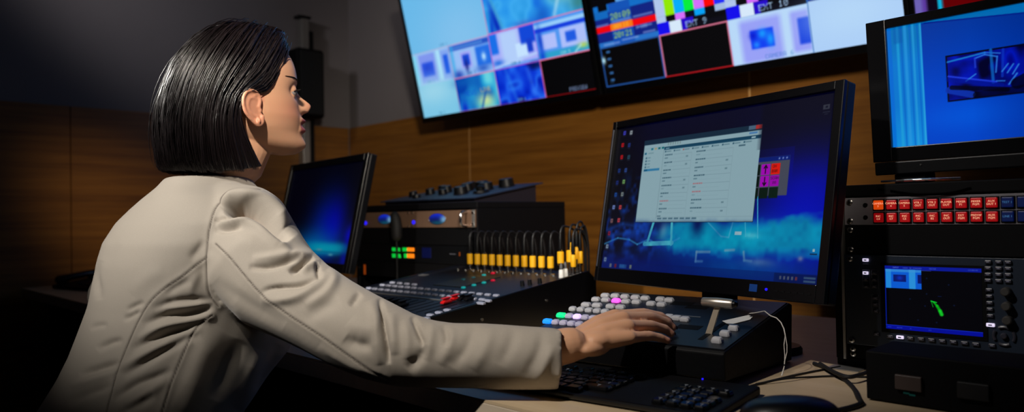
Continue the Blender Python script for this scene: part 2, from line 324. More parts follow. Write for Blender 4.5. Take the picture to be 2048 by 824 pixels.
for a_, b_, c_ in ((.0, .212, .055), (.16, .216, .24), (.07, .216, .15), (.17, .18, .23), (.02, .144, .09), (.1, .149, .17), (.19, .158, .24)):
    im.rect(a_, b_, c_, b_+.006, (140, 165, 225), .6, soft=.004)
im.text('A 108', .165, .177, .011, (160, 190, 235), .8); im.rect(.02, .262, .06, R1, (2, 2, 6))
def bars(im, u0, v0, lab):
    k = .25/7; cs = [(176, 198, 236), (146, 232, 0), (0, 172, 250), (0, 236, 60), (214, 110, 250), (255, 0, 0), (34, 44, 255)]
    im.rect(u0, v0, u0+.25, v0+R0, (4, 4, 10))
    for i, c in enumerate(cs): im.rect(u0+i*k, v0+.056, u0+(i+1)*k, v0+.128, c)
    for i, c in enumerate([(176, 198, 236), (4, 4, 8), (214, 110, 250), (4, 4, 30), (0, 160, 245), (4, 4, 10), (160, 185, 225)]): im.rect(u0+i*k, v0+.036, u0+(i+1)*k, v0+.056, c)
    im.rect(u0, v0, u0+.045, v0+.038, (16, 10, 235)); im.rect(u0+.045, v0, u0+.09, v0+.036, (214, 232, 250)); im.rect(u0+.09, v0, u0+.135, v0+.036, (36, 4, 200)); im.rect(u0+.11, v0, u0+.25, v0+.018, (8, 8, 20))
    im.text(lab, u0+.105, v0+.007, .018, (170, 205, 240)); im.rect(u0+.008, v0+.128, u0+.242, v0+R0, (150, 195, 225), .5)
bars(im, .25, R0, 'EXT 9'); bars(im, .5, R0, 'EXT 10')
im.rect(.25, R0+.122, .4, R1, (150, 190, 225)); im.rect(.26, .262, .285, .276, (0, 0, 4)); im.rect(.31, .256, .5, R1, (4, 4, 10))
im.rect(.25, 0, .5, R0, (2, 2, 4)); im.frame(.25, 0, .5, R0, (222, 120, 150), .004); im.rect(.25, 0, .5, .004, (175, 8, 14))
im.rect(.5, 0, .75, R0, (184, 216, 248)); im.rect(.535, .0, .665, .128, (152, 160, 246), soft=.02); im.rect(.566, .04, .64, .096, (14, 60, 240), soft=.006); im.blob(.605, .082, .014, .014, (20, 160, 255), .9); im.blob(.628, .062, .012, .02, (20, 160, 255), .9); im.blob(.583, .052, .01, .01, (30, 140, 255), .9); im.blob(.575, .08, .012, .012, (0, 20, 200), .8)
im.rect(.695, .01, .75, .126, (150, 156, 246), soft=.015); im.rect(.715, .03, .75, .105, (14, 56, 220), soft=.008); im.text('CAMERA 6', .605, .006, .013, (60, 120, 200), .8)
im.rect(.75, 0, 1, R0+.004, (172, 206, 246)); im.blob(.86, .09, .12, .06, (182, 216, 248), .8); im.text('STUDIO A', .945, .007, .015, (70, 130, 200), .8)
im.rect(.75, R0+.004, 1, R1, (20, 50, 150)); im.line(.75, 0, .75, R1, .004, (50, 110, 190)); im.frame(.5, 0, .75, R0, (150, 185, 230), .002)
im.noise(0, R1, 1, R2, [(10, 30, 90), (30, 90, 200), (90, 160, 230)], 60, 9)
im.rect(0, R1, .1, R2, (2, 2, 6))
tv(tp2, TW*.985, im, 'middle wall television showing colour bars, clock times and camera pictures')
im = Img(256, .5625, (4, 4, 8))
p3 = Pan(tp2.BL+tp2.ex*(TW*.985+.026), tp2.BL+tp2.ex*(TW*2), (1182, 0)); p3.ez = tp2.ez; p3.n = tp2.n; p3.ey = tp2.ey
def u3(x, y_): a_, b_ = p3.uv(x, y_); return a_/TW, b_/TW
ua, va = u3(1818, 25); ub, _ = u3(1856, 16); uc, _ = u3(1878, 12); ud, _ = u3(1887, 10)
im.rect(0, 0, ub, .5625, (108, 96, 178)); im.rect(ub*.62, 0, ub, .5625, (86, 44, 150), .8, soft=.01); im.rect(ub, 0, uc, .5625, (14, 4, 22)); im.rect(uc, 0, ud, .5625, (10, 180, 225)); im.rect(ud, 0, 1, .5625, (96, 0, 4)); im.rect(.25, .14, 1, .5625, (40, 90, 160), .8)
tv(p3, TW*.985, im, 'rightmost wall television, mostly hidden, showing lavender, cyan and dark red strips')
# ---------------------------------------------------------------- desktop monitors
def panel_monitor(name, label, p, W, H, img, bez, stand, cat='monitor', strength=1.0, back=.04, base=(.25, .19), deskz=DZ, extra=None):
    """upright root on the desk below the panel; the panel keeps its own tilt"""
    yaw = math.atan2(p.ex[1], p.ex[0]); c = p.BL+p.ex*W/2
    R = Matrix.Translation((c[0], c[1], deskz)) @ Matrix.Rotation(yaw, 4, 'Z')
    r = thing(name, label, cat, R); L = R.inverted() @ p.M()
    bl, br, bt, bb = bez
    MB(L).box(-bl, W+br, .003, back*.6, -bb, H+bt).box(W*.08, W*.92, back*.6, back, H*.1, H*.85).build('housing', BLK, r, bevel=.003)
    MB(L).box(-bl, 0, -.005, .003, -bb, H+bt).box(W, W+br, -.005, .003, -bb, H+bt).box(0, W, -.005, .003, -bb, 0).box(0, W, -.005, .003, H, H+bt).build('bezel', GLOSS, r, bevel=.0012)
    img.mesh('screen', W, H, r, L @ Matrix.Translation((0, .0025, 0)), strength)
    if stand:
        top = L @ Vector((W/2, back, H*.35)); y0 = top.y+.012
        MB().box(-.035, .035, y0-.012, y0+.012, .012, top.z+.06).build('stand_neck', BLK, r, bevel=.004)
        bx = MB(); prof = []
        for k in range(36): 
            a = 2*PI*k/36; prof.append((base[0]/2*math.copysign(abs(math.cos(a))**.6, math.cos(a)), y0+.04+base[1]/2*math.copysign(abs(math.sin(a))**.6, math.sin(a))))
        bx.loft([[(x_*k_, (y_-y0-.04)*k_+y0+.04, z_) for x_, y_ in prof] for k_, z_ in ((1, .0005), (1, .008), (.97, .0125), (.6, .016))]).build('stand_base', BLK, r, smooth=True)
    if extra: extra(r, L)
    return r
# main monitor ------------------------------------------------
BLm = at_d(1201, 535, 1.58); BRm = at_z(1636.5, 570.7, BLm[2]); mp = Pan(BLm, BRm, (1236, 256)); MW = mp.W; MH = MW*.5625
im = Img(560, .5625, (3, 3, 22))
def um(x, y_): a_, b_ = mp.uv(x, y_); return a_/MW, b_/MW
im.mask(np.clip((im.U-.55)/.35, 0, 1)*np.clip((.56-im.V)/.4+.25, 0, 1), (0, 4, 110)); im.blob(.93, .20, .16, .17, (0, 8, 180), .9); im.mask(np.clip((im.V-.36)/.2, 0, 1), (1, 2, 34), .8)
im.blob(.6, .12, .35, .09, (0, 60, 190), .8, p=3)
nz = vnoise(im.h, im.w, 26, 5)*.6+vnoise(im.h, im.w, 9, 6)*.4
im.mask(np.clip(1.3-np.abs((im.V-.135-.02*(nz-.5)*2)/.06)**2-np.clip((.40-im.U)/.1, 0, 2), 0, 1)*np.clip(.6+nz*.6, 0, 1), (0, 150, 180), .95)
im.blob(.62, .13, .22, .045, (0, 165, 190), .8, p=3); im.blob(.92, .145, .12, .035, (0, 160, 190), .8, p=3)
im.mask(np.clip(nz*2.4-1.15, 0, 1)*np.clip((.2-np.abs(im.V-.2))/.1, 0, 1)*np.clip((.45-im.U)/.2, 0, 1), (10, 70, 190), .9)
pts = [(0, .095), (.08, .12), (.15, .115), (.2, .098), (.26, .118), (.31, .1), (.37, .105), (.42, .125)]
for a_, b_ in zip(pts[:-1], pts[1:]): im.line(*a_, *b_, .005, (60, 160, 210), .75, soft=.006)
for pp in (((0, .15), (.1, .175), (.2, .165), (.3, .19)), ((.02, .125), (.12, .14), (.22, .15), (.3, .14))):
    for a_, b_ in zip(pp[:-1], pp[1:]): im.line(*a_, *b_, .008, (20, 90, 200), .5, soft=.02)
for (x0, y0, x1, y1, t_) in ((1306, 442, 1292, 487, .011), (1342, 444, 1340, 488, .011), (1287, 487, 1342, 485, .016)): im.line(*um(x0, y0), *um(x1, y1), t_, (70, 180, 195), .95)
im.blob(.335, .15, .02, .03, (200, 225, 215), .3)
for a_, b_, t_ in (((1414, 444), (1440, 472), .005), ((1440, 472), (1455, 474), .005), ((1455, 474), (1464, 442), .006), ((1488, 442), (1489, 472), .004), ((1513, 330), (1513, 475), .004)): im.line(*um(*a_), *um(*b_), t_, (60, 170, 200), .9)
im.blob(.5, .175, .03, .04, (0, 8, 70), .9); im.blob(.62, .19, .04, .03, (0, 10, 120), .7)
c_ = um(1474, 466); im.rect(c_[0]-.014, c_[1]-.005, c_[0]+.014, c_[1]+.006, (170, 200, 200)); c_ = um(1500, 470); im.blob(c_[0], c_[1], .03, .01, (70, 180, 200), .9)
for a_, b_ in (((1391, 503), (1417, 503)), ((1391, 503), (1389, 522)), ((1389, 522), (1402, 522)), ((1485, 503), (1486, 520)), ((1486, 520), (1500, 522)), ((1448, 500), (1466, 499))): im.line(*um(*a_), *um(*b_), .008, (120, 160, 180), .8, soft=.006)
c_ = um(1516, 526); im.blob(c_[0], c_[1], .05, .013, (160, 165, 185), .8); c_ = um(1598, 517); im.blob(c_[0], c_[1], .01, .008, (170, 165, 170), .7)
im.mask(np.clip((.07-im.V)/.05, 0, 1), (0, 18, 120), .75); im.blob(.72, .03, .22, .04, (0, 90, 160), .6); im.mask(np.clip((.2-im.U)/.2, 0, 1)*np.clip((im.V-.17)/.1, 0, 1), (1, 1, 8), .9)
im.rect(0, 0, 1, .03, (2, 20, 80), .45)
# application window
w0, w1 = um(1268, 444), um(1521, 252); u0, v0, u1, v1 = w0[0]+.004, w0[1]+.002, w1[0]+.003, w1[1]+.004
im.rect(u0-.003, v0-.003, u1+.002, v1+.003, (16, 40, 60)); im.rect(u0, v0, u1, v1-.016, (134, 164, 174)); im.rect(u1-.055, v1-.011, u1-.026, v1+.002, (70, 96, 120)); im.rect(u1-.026, v1-.011, u1, v1+.002, (168, 44, 44))
WW, WH = u1-u0, v1-v0
def wr(a, b, c, d, col, al=1.0): im.rect(u0+a*WW, v0+b*WH, u0+c*WW, v0+d*WH, col, al)
wr(.2, .862, 1, .9, (14, 62, 88)); wr(.93, .872, .96, .888, (150, 180, 190)); wr(.215, .872, .25, .884, (110, 150, 165)); wr(.91, .918, .97, .938, (70, 120, 170)); wr(0, .9, .18, .905, (120, 150, 160))
for k, c in enumerate([(20, 110, 130), (150, 150, 120), (10, 100, 110), (10, 100, 110)]): wr(.07+k*.035, .88, .093+k*.035, .905, c)
for k in range(6): wr(.23+k*.022, .915, .24+k*.022, .945, (110, 130, 130), .8)
wr(.01, .83, .03, .855, (10, 90, 120)); wr(.045, .835, .1, .85, (100, 135, 145), .7)
for k in range(4): wr(.025, .775-k*.038, .04, .797-k*.038, (50, 90, 110)); wr(.048, .78-k*.038, .075, .793-k*.038, (90, 125, 140), .8)
wr(.02, .62, .175, .648, (44, 116, 158)); wr(.02, .622, .055, .646, (10, 84, 120)); wr(.196, .03, .2, .86, (112, 140, 150))
rr = np.random.default_rng(3)
for k in range(9): a_ = .21+k*.083; wr(a_, .832, a_+.012, .85, (40, 80, 100) if k != 2 else (150, 90, 90)); wr(a_+.015, .834, a_+.06, .846, (80, 112, 126), .8)
for col in (0, 1):
    xo = .215 if col == 0 else .5; xe = .46 if col == 0 else .8
    for k in range(8):
        yy = .79-k*.092; red = (k in (6,) and col == 0) or (k in (4, 5) and col == 1)
        wr(xo+.085, yy+.004, xe, yy+.008, (108, 134, 146), .9); tcol = (160, 100, 108) if red else (52, 84, 100)
        x_ = xo
        while x_ < xo+.06+.03*rr.random(): w_ = .008+.012*rr.random(); wr(x_, yy, x_+w_, yy+.015, tcol, .9); x_ += w_+.003
        wr(xo, yy-.036, xo+.02+.02*rr.random(), yy-.023, (72, 104, 118), .8 if rr.random() < .6 else .35)
        wr(xo+.05, yy-.044, xo+.22, yy-.041, (120, 148, 158), .8)
        if rr.random() < .6: wr(xe-.05, yy-.04, xe-.03, yy-.022, (80, 110, 122), .7)
        wr(xe, yy-.08, xe+.002, yy+.004, (120, 146, 156))
wr(.84, .8, .89, .816, (60, 92, 108)); wr(.205, .06, .24, .072, (70, 100, 115)); wr(.2, .052, 1, .055, (112, 138, 148))
for k in range(7): wr(.21+k*.052, .028, .25+k*.052, .046, (60, 92, 108), .85)
wr(0, .0, 1, .016, (120, 150, 160))
# tool window with arrow keys
g0 = um(1548, 392); g1 = um(1573, 312); gx0, gy0, gx1, gy1 = u1-.0, g0[1]+.002, g1[0]+.01, g1[1]+.003
im.rect(gx0, gy0, gx1, gy1, (66, 70, 86)); im.rect(gx0, gy1-.014, gx1, gy1, (0, 24, 110))
for k in range(3): im.blob(gx1-.012-.014*k, gy1-.007, .003, .003, (130, 150, 210))
kw = .034; kx = gx0+.014; ky = gy1-.022
for (i, j, c) in ((0, 0, (158, 0, 176)), (1, 0, (216, 20, 6)), (0, 1, (158, 0, 176)), (1, 1, (150, 0, 166)), (0, 2, (2, 22, 12)), (1, 2, (2, 26, 14)), (-1, 0, (0, 16, 10)), (-1, 1, (0, 16, 10)), (-1, 2, (0, 20, 10))):
    a_ = kx+i*(kw+.004); b_ = ky-j*(kw+.003); im.rect(max(a_, gx0), b_-kw, a_+kw, b_, c)
cx_ = kx+kw/2
for j, d in ((0, 1), (1, -1)):
    yc = ky-j*(kw+.003)-kw/2; im.line(cx_, yc-.012, cx_, yc+.012, .004, (10, 0, 16)); 
    for s_ in (-1, 1): im.line(cx_, yc+d*.013, cx_+s_*.006, yc+d*.005, .004, (10, 0, 16))
im.text('ON', kx+kw+.010, ky-.013, .009, (60, 0, 0)); im.text('BAR', kx+kw+.008, ky-.028, .009, (40, 0, 0)); im.text('SCAN', kx+kw+.006, ky-kw-.016, .009, (30, 0, 40)); im.text('00', kx+kw+.014, ky-kw-.03, .009, (60, 0, 70))
for (cx, cy, c) in ((1248, 266, (60, 60, 190)), (1261, 265, (150, 160, 165)), (1244, 290, (190, 14, 24)), (1257, 290, (30, 50, 120)), (1242, 314, (190, 14, 24)), (1256, 314, (30, 70, 90)), (1237, 341, (20, 50, 120)), (1250, 340, (40, 70, 140)), (1233, 365, (20, 40, 110)), (1246, 363, (110, 160, 90)), (1230, 389, (20, 70, 150)), (1243, 388, (120, 130, 130)), (1226, 414, (110, 130, 190)), (1239, 414, (190, 60, 60)), (1222, 441, (130, 90, 90)), (1236, 440, (190, 60, 70)), (1217, 466, (150, 20, 40)), (1213, 492, (130, 150, 170)), (1209, 518, (130, 150, 170))):
    a_, b_ = um(cx, cy); im.rect(a_-.008, b_-.008, a_+.007, b_+.008, c, .95, soft=.004); im.rect(a_-.004, b_-.003, a_+.004, b_+.003, (8, 10, 20), .45, soft=.003); im.rect(a_-.008, b_-.013, a_+.008, b_-.0115, (70, 80, 100), .5)
a_, b_ = um(1651, 214); im.rect(a_-.012, b_-.006, a_+.01, b_+.008, (150, 160, 160)); im.rect(a_-.004, b_-.002, a_+.004, b_+.004, (20, 30, 60)); im.rect(a_-.012, b_-.016, a_+.012, b_-.013, (90, 100, 120)); im.rect(a_-.006, b_-.022, a_+.006, b_-.019, (70, 80, 100))
a_, b_ = um(1625, 500); im.rect(a_-.004, b_-.004, a_+.003, b_+.004, (160, 190, 190)); im.rect(a_-.012, b_-.013, a_+.012, b_-.009, (6, 40, 70))
for k, c in enumerate([(120, 120, 110), (110, 20, 30), (30, 80, 140), (20, 60, 120), (90, 100, 100)]): im.rect(.05+k*.03, .006, .062+k*.03+(.02 if k in (2,) else 0), .02, c)
for k in range(5): im.rect(.86+k*.014, .010, .867+k*.014, .02, (120, 130, 150) if k != 4 else (170, 70, 70))
im.rect(.945, .016, .985, .022, (90, 130, 160)); im.rect(.945, .006, .985, .012, (90, 130, 160)); im.rect(.84, 0, 1, .028, (0, 0, 20), .4)
im.mask(np.clip((im.V-.30)/.2, 0, 1)*np.clip((im.U-.72)/.02, 0, 1)*np.where((im.V < .41)*(im.U < .87), 0, 1), (1, 1, 20), .7); im.mask(np.clip((.2-im.V)/.02, 0, 1)*(nz-.2)*.9, (0, 30, 110), .55); im.a *= .96
def mainx(r, L):
    MB(L).box(MW*.765, MW*.795, -.0056, -.005, -.019, -.007).build('logo_sticker', glow('blue_sticker', (16, 60, 130), .15), r)
    MB(L).tube([(MW*.83, -.0045, -.0135), (MW*.83, -.0062, -.0135)], .0022, 12).build('power_light', glow('blue_led', (30, 20, 255), 1.2), r)
    for k in range(6): MB(L).box(MW*.86+k*.012, MW*.86+k*.012+.007, -.0058, -.005, -.016, -.0135).build('menu_button', BLK, r)
    MB(L).box(-.0075, -.0055, -.0062, -.005, .002, MH-.004).build('bezel_glint', mat('grey_bezel_glint', (70, 72, 84), .35), r)  # grey strip painted as a highlight along the left bezel
panel_monitor('desktop_monitor', 'large widescreen monitor showing a grey settings window over a blue wallpaper', mp, MW, MH, im, (.012, .016, .014, .028), True, extra=mainx, base=(.25, .13))
# left monitor ------------------------------------------------
BR_ = at_y(691, 529, 1.09); ex = np.array([.99, -.10, 0]); ex /= np.linalg.norm(ex)
class Surf(Pan):
    def __init__(s, BL, ex, ez, W=1): s.BL = np.array(BL, float); s.ex = np.array(ex, float)/np.linalg.norm(ex); s.W = W; ez = np.array(ez, float); ez = ez-s.ex*(ez@s.ex); s.ez = ez/np.linalg.norm(ez); s.n = np.cross(s.ex, s.ez); s.ey = -s.n
LW, LH = .50, .29
q_ = ray(731, 318); t_ = ((BR_-CC)@ex)/(q_@ex); up = CC+q_*t_-BR_; LH = float(np.linalg.norm(up))*.985
lp = Surf(BR_-ex*LW, ex, up)
im = Img(200, LH/LW, (1, 1, 10)); A = LH/LW
im.blob(.62, .22, .22, .2, (0, 20, 110), .9); im.blob(.75, .2, .14, .16, (0, 0, 170), .7); im.blob(.55, .1, .3, .09, (0, 90, 150), .8); im.blob(.72, .085, .3, .035, (0, 140, 160), .9, p=3); im.blob(.97, .16, .06, .06, (0, 0, 190), .8)
im.rect(.4, .062, .95, .068, (0, 70, 110), .8, soft=.01); im.blob(.62, .075, .04, .006, (90, 120, 140), .8); im.blob(.78, .05, .03, .006, (80, 150, 160), .8); im.mask(np.clip((.03-im.V)/.03, 0, 1), (0, 4, 60), .9); im.blob(.95, .03, .05, .04, (0, 10, 140), .8)
im.rect(.985, 0, 1, A, (0, 0, 20), .8, soft=.02)
panel_monitor('desktop_monitor', 'monitor beside the person\'s face with a plain dark blue to cyan wallpaper', lp, LW, LH, im, (.018, .02, .02, .024), True, base=(.24, .16))
# right monitor ------------------------------------------------
RKY = 1.234; rp = Pan(at_y(1785.3, 295, 1.262), at_y(2048, 273, 1.262), (1772, 58)); RH = rp.hv; RW = RH*1.72
im = Img(360, RH/RW, (0, 66, 196)); A = RH/RW
def ur(x, y_): a_, b_ = rp.uv(x, y_); return a_/RW, b_/RW
im.mask(np.clip((im.V-.25)/.4, 0, 1), (0, 44, 130), .8); im.blob(.32, .12, .22, .07, (0, 84, 214), .8); im.mask(np.clip((im.U-.35)/.4, 0, 1), (0, 26, 110), .6)
s0 = .155; im.rect(0, 0, s0, A, (6, 118, 206)); im.mask(np.clip((s0-im.U)/.003, 0, 1)*np.clip((.2-im.V)/.2, 0, 1), (20, 150, 225), .7); im.mask(np.clip((s0-im.U)/.003, 0, 1)*np.clip((im.V-.40)/.12, 0, 1), (0, 110, 170), .6)
for a_, w_, c in ((.0, .02, (0, 100, 210)), (.042, .012, (30, 160, 215)), (.062, .006, (0, 90, 190)), (.075, .014, (40, 150, 220)), (.1, .006, (0, 90, 190)), (.112, .01, (40, 156, 216)), (.135, .004, (0, 80, 190)), (.147, .006, (60, 180, 225))): im.rect(a_, 0, a_+w_, A, c, .7, soft=.006)
im.rect(.03, A*.86, .07, A, (0, 86, 170), .5, soft=.01)
a_, b_ = ur(1848, 47); a2, b2 = ur(2048, 26)
im.mask(np.clip((im.V-(b_+(im.U-a_)*(b2-b_)/(a2-a_)))/.004, 0, 1), (0, 104, 176)); im.line(a_, b_, a2+.5*(a2-a_)+.0, b2+.5*(b2-b_), .006, (0, 24, 130), .9)
a0, b0 = ur(1895, 204); a1, b1 = ur(1890, 112); fr = (a0+.0, b0, 1.0, b1)
im.rect(fr[0], fr[1], 1, fr[3], (2, 4, 30)); im.noise(fr[0]+.008, fr[1]+.008, 1, fr[3]-.008, [(0, 0, 40), (0, 10, 130), (0, 20, 180), (0, 0, 110)], 30, 8)
FW, FH = 1-fr[0], fr[3]-fr[1]
def fl(a, b, c, d, t, col, al=.9): 
    k = .53; im.line(fr[0]+a*k*FW, fr[1]+b*FH, fr[0]+c*k*FW, fr[1]+d*FH, t, col, al, soft=.004)
CY = (40, 120, 215)
fl(.02, .86, .4, .94, .008, (20, 120, 200)); fl(.4, .94, .55, .88, .005, CY); fl(.46, .98, .47, .3, .012, (10, 110, 200), .7); fl(.58, .95, .56, .4, .01, (10, 60, 200), .6); fl(.3, .85, .4, .9, .006, CY); fl(.3, .85, .3, .66, .007, (30, 60, 200)); fl(.4, .9, .52, .82, .006, CY); fl(.52, .82, .5, .5, .006, CY)
fl(.02, .55, .5, .3, .008, (30, 60, 220)); fl(.2, .4, .3, .52, .006, CY); fl(.02, .48, .55, .22, .02, (0, 20, 150), .6); fl(.02, .25, .25, .1, .03, (10, 50, 170), .9); fl(.05, .3, .6, .12, .02, (0, 0, 20), .8)
for k in range(3): fl(.56+k*.05, .5-k*.04, .62+k*.05, .64-k*.02, .006, CY)
fl(.5, .32, .58, .3, .005, CY); fl(.62, .22, .7, .42, .007, CY); fl(.8, .3, .84, .75, .016, (20, 90, 190), .8); fl(.94, .25, .9, .85, .025, (20, 100, 200), .8); fl(1, .7, 1.1, .3, .03, (20, 110, 200), .7); fl(.86, .8, .95, .8, .008, CY); fl(.95, .95, 1.3, .75, .03, (0, 0, 14), .9); fl(.3, .08, 1.2, .12, .03, (0, 0, 16), .7); fl(.7, .22, .85, .35, .05, (0, 0, 20), .8)
def rightx(r, L):
    MB(L).box(-.026, RW+.028, -.008, .045, -.043, -.0225).build('control_bar', BLK, r, bevel=.002)
    MB(L).tube([(RW*.55, -.008, -.030), (RW*.55, -.0095, -.030)], .0012, 10).build('standby_light', glow('red_led', (255, 20, 40), .5), r)
    MB(L).tube([(RW*.13, -.008, -.030), (RW*.13, -.0092, -.030)], .0014, 10).build('maker_badge', STEEL, r)
    MB(L).box(.0, .045, .0, .05, -.058, -.043).build('foot', BLK, r, bevel=.002); MB(L).box(RW-.05, RW, .0, .05, -.058, -.043).build('foot', BLK, r, bevel=.002)
    MB().tube([(-RW/2+.0+k*.012, -.052-.010*math.sin(k/9*PI), .0022) for k in range(10)], .0016, 8).build('wire_stand', CHROME, r)
rz_ = at_y(1748, 362, 1.262)[2]
panel_monitor('desktop_monitor', 'small thick-framed monitor standing on top of the equipment rack', rp, RW, RH, im, (.029, .029, .014, .022), False, extra=rightx, back=.06, deskz=1.0415, base=(.1, .1))
# ---------------------------------------------------------------- video switcher
FLs = at_z(1065, 660, .805); FRs = at_z(1450, 702, .805); sp = Pan(FLs, FRs, (1224, 583)); SW, SD = sp.W, sp.hv
yaw = math.atan2(sp.ex[1], sp.ex[0]); SR = Matrix.Translation((sp.BL[0]+sp.ex[0]*SW/2, sp.BL[1]+sp.ex[1]*SW/2, DZ)) @ Matrix.Rotation(yaw, 4, 'Z')
sw = thing('video_switcher', 'black sloping vision mixing panel with lit keys under the person\'s hand', 'video mixer', SR)
SL = SR.inverted() @ sp.M(); K = SL @ Matrix(((1, 0, 0, 0), (0, 0, -1, 0), (0, 1, 0, 0), (0, 0, 0, 1)))   # (along, up-slope, out of the deck)
dy = SD*math.sqrt(sp.ez[0]**2+sp.ez[1]**2); dz = SD*sp.ez[2]
MB().prismx([(0, .012), (dy*1.02, .002), (dy*1.05, .05+dz), (dy, .0548+dz-.001), (0, .0548-.001), (-.004, .050)], -SW/2, SW/2).build('body', CASEB, sw, bevel=.002)
MB(K).box(.003, SW-.003, .004, SD-.004, -.0008, .0006).build('deck_plate', NAVY, sw)
def su(x, y_): return sp.uv(x, y_)
def c4(a, b): return 1060+a/4.576, 560+b/4.576
KB, KG, KP, KV = glow('blue_lit_key', (20, 130, 250), .95), glow('green_lit_key', (10, 225, 130), .85), glow('pink_lit_key', (240, 90, 225), .9), glow('violet_lit_key', (215, 190, 255), .9)
KDIM = mat('faintly_lit_keycap', (190, 186, 205), .35, emit=(150, 140, 190), estr=.12)
def key(u, v, w, d, m=None, h=.0065): 
    kk = MB(K); kk.keycap((u, v, .0004), (w, d, h), .0022); return kk.build('key', m or KEYG, sw, smooth=True, angle=30)
def pkey(cx, cy, w=.017, d=.0125, m=None): a_, b_ = su(*c4(cx, cy)); return key(a_, b_, w, d, m)
for cx, cy in ((690, 155), (780, 158), (870, 165), (965, 172), (1055, 180), (1195, 190), (1275, 198)): pkey(cx, cy)
for cx, cy, m in ((605, 190, 0), (695, 195, 0), (790, 203, KP), (880, 210, 0), (975, 215, 0), (1110, 230, 0), (1205, 238, 0)): pkey(cx, cy, m=m or None)
for cx, cy, w in ((515, 240, .019), (615, 245, .019), (740, 255, .018), (830, 262, .018)): pkey(cx, cy, w)
for cx, cy in ((395, 278), (468, 283), (542, 290), (617, 296), (690, 302)): pkey(cx, cy, .0148)
for cx, cy, m in ((290, 337, KG), (362, 343, KDIM), (434, 350, KV), (507, 356, KDIM), (580, 362, KDIM), (653, 368, KDIM)): pkey(cx, cy, .0148 if m != KG else .019, m=m)
for cx, cy, m in ((165, 393, KB), (238, 400, KDIM), (310, 406, KDIM), (382, 413, KDIM), (454, 420, KDIM)): pkey(cx, cy, .0145 if m != KB else .0185, m=m)
for cx, cy in ((1275, 352), (1345, 363), (1420, 375)): pkey(cx, cy, .0165, .012)
for x_, y_ in ((1468, 660), (1451, 671.5), (1435, 685)): a_, b_ = su(x_, y_); key(a_, b_, .0165, .0125, h=.0075)
for (xa, ya, xb, yb) in ((1229, 586, 1290, 592), (1352, 631, 1400, 636)):
    a_, b_ = su(xa, ya); a2, b2 = su(xb, yb); MB(K).box(a_, a2, b_-.001, b_+.001, .0005, .0012).build('silver_line', ALU, sw)
a_, b_ = su(1418, 668)
MB(K).box(a_-.004, a_+.004, b_-.03, b_+.06, .0005, .0012).build('lever_slot', BLK2, sw)
for (xa, ya) in ((1378, 655), (1395, 615), (1365, 608)):
    a2, b2 = su(xa, ya); MB(K).box(a2-.02, a2+.02, b2-.010, b2+.010, .0005, .0010).build('inlay', BLK2, sw)
P0 = Vector(sp.BL+sp.ex*a_+sp.ez*b_); d0 = float((np.array(P0)-CC)@cf); P1 = Vector(at_d(1436, 611, d0-.004)); SI = SR.inverted()
A0, A1 = SI @ P0, SI @ P1
mb = MB(); dr = (A1-A0).normalized(); sd = Vector((1, 0, 0)); fw = dr.cross(sd)
mb.loft([[A0+sd*x_*.0055+fw*y_*.002-dr*.004 for x_, y_ in ((-1, -1), (1, -1), (1, 1), (-1, 1))], [A1+sd*x_*.0045+fw*y_*.002 for x_, y_ in ((-1, -1), (1, -1), (1, 1), (-1, 1))]]).build('fader_arm', mat('satin_fader_arm', (196, 184, 165), .4, .6), sw, bevel=.0005)
mb = MB(); H0 = A1+Vector((-.024, -.003, .0045)); H1 = A1+Vector((.024, .0, .0035)); 
mb.tube([H0, H0+(H1-H0)*.03, H0+(H1-H0)*.5, H0+(H1-H0)*.93, H1], [.0060, .0070, .0080, .0074, .0065], 24).build('fader_handle', mat('satin_steel_handle', (190, 182, 172), .34, .8), sw, smooth=True)
MB().tube([H1, H1+Vector((.004, 0, 0)), H1+Vector((.0065, 0, 0))], [.0052, .0052, .003], 16).build('handle_cap', GLOSS, sw, smooth=True)
# tag and string
def spt(x, y_, h): a_, b_ = su(x, y_); return sp.BL+sp.ex*a_+sp.ez*b_+sp.n*h
base = Vector(spt(1480, 643, 0)); tg = thing('string_tag', 'small white paper tag tied with white string lying on the switcher', 'tag', Matrix.Translation(base))
tp_ = [spt(*k) for k in ((1445, 645, .0022), (1459, 652, .0016), (1500, 641.5, .0016), (1506, 636, .0020), (1497, 633.5, .0024))]; TI = Vector(base)
mb = MB(); up = Vector(sp.n)*.0005; n5 = len(tp_); mb.add([Vector(k)-TI for k in tp_]+[Vector(k)-TI+up for k in tp_], [tuple(reversed(range(n5))), tuple(range(n5, 2*n5))]+[(i, (i+1) % n5, n5+(i+1) % n5, n5+i) for i in range(n5)])
mb.build('paper_tag', mat('white_card', (214, 212, 208), .7), tg)
mb = MB(); e_ = Vector(spt(1500, 637, .007))-TI; mb.tube([e_-Vector((0, 0, .0004)), e_+Vector((0, 0, .0012))], .0028, 14).build('eyelet', STEEL, tg)
dD = float((at_z(1563, 752, DZ+.002)-CC)@cf); dS = float((spt(1530, 633, .01)-CC)@cf)
sl = [(1500, 637, None), (1515, 635, None), (1530, 632, None), (1541, 631.5, .08), (1553, 636, .2), (1562, 645, .35), (1568, 658, .5), (1570.5, 670, .6)]
def sp3(L_): return [Vector(spt(a, b, .008))-TI if t is None else Vector(at_d(a, b, dS+(dD-dS)*t))-TI for a, b, t in L_]
WS = mat('white_string', (205, 200, 192), .8, noise=.3, scale=900)
MB().tube(sp3(sl), .0009, 8).build('string', WS, tg, smooth=True)
MB().tube(sp3([(1570.5, 670, .6), (1574, 690, .7), (1574, 704, .76), (1569.5, 722, .85)]), .0006, 8).build('string', WS, tg, smooth=True)
MB().tube(sp3([(1570.5, 670, .6), (1568, 690, .7), (1569.5, 710, .78), (1569.5, 722, .85)]), .0006, 8).build('string', WS, tg, smooth=True)
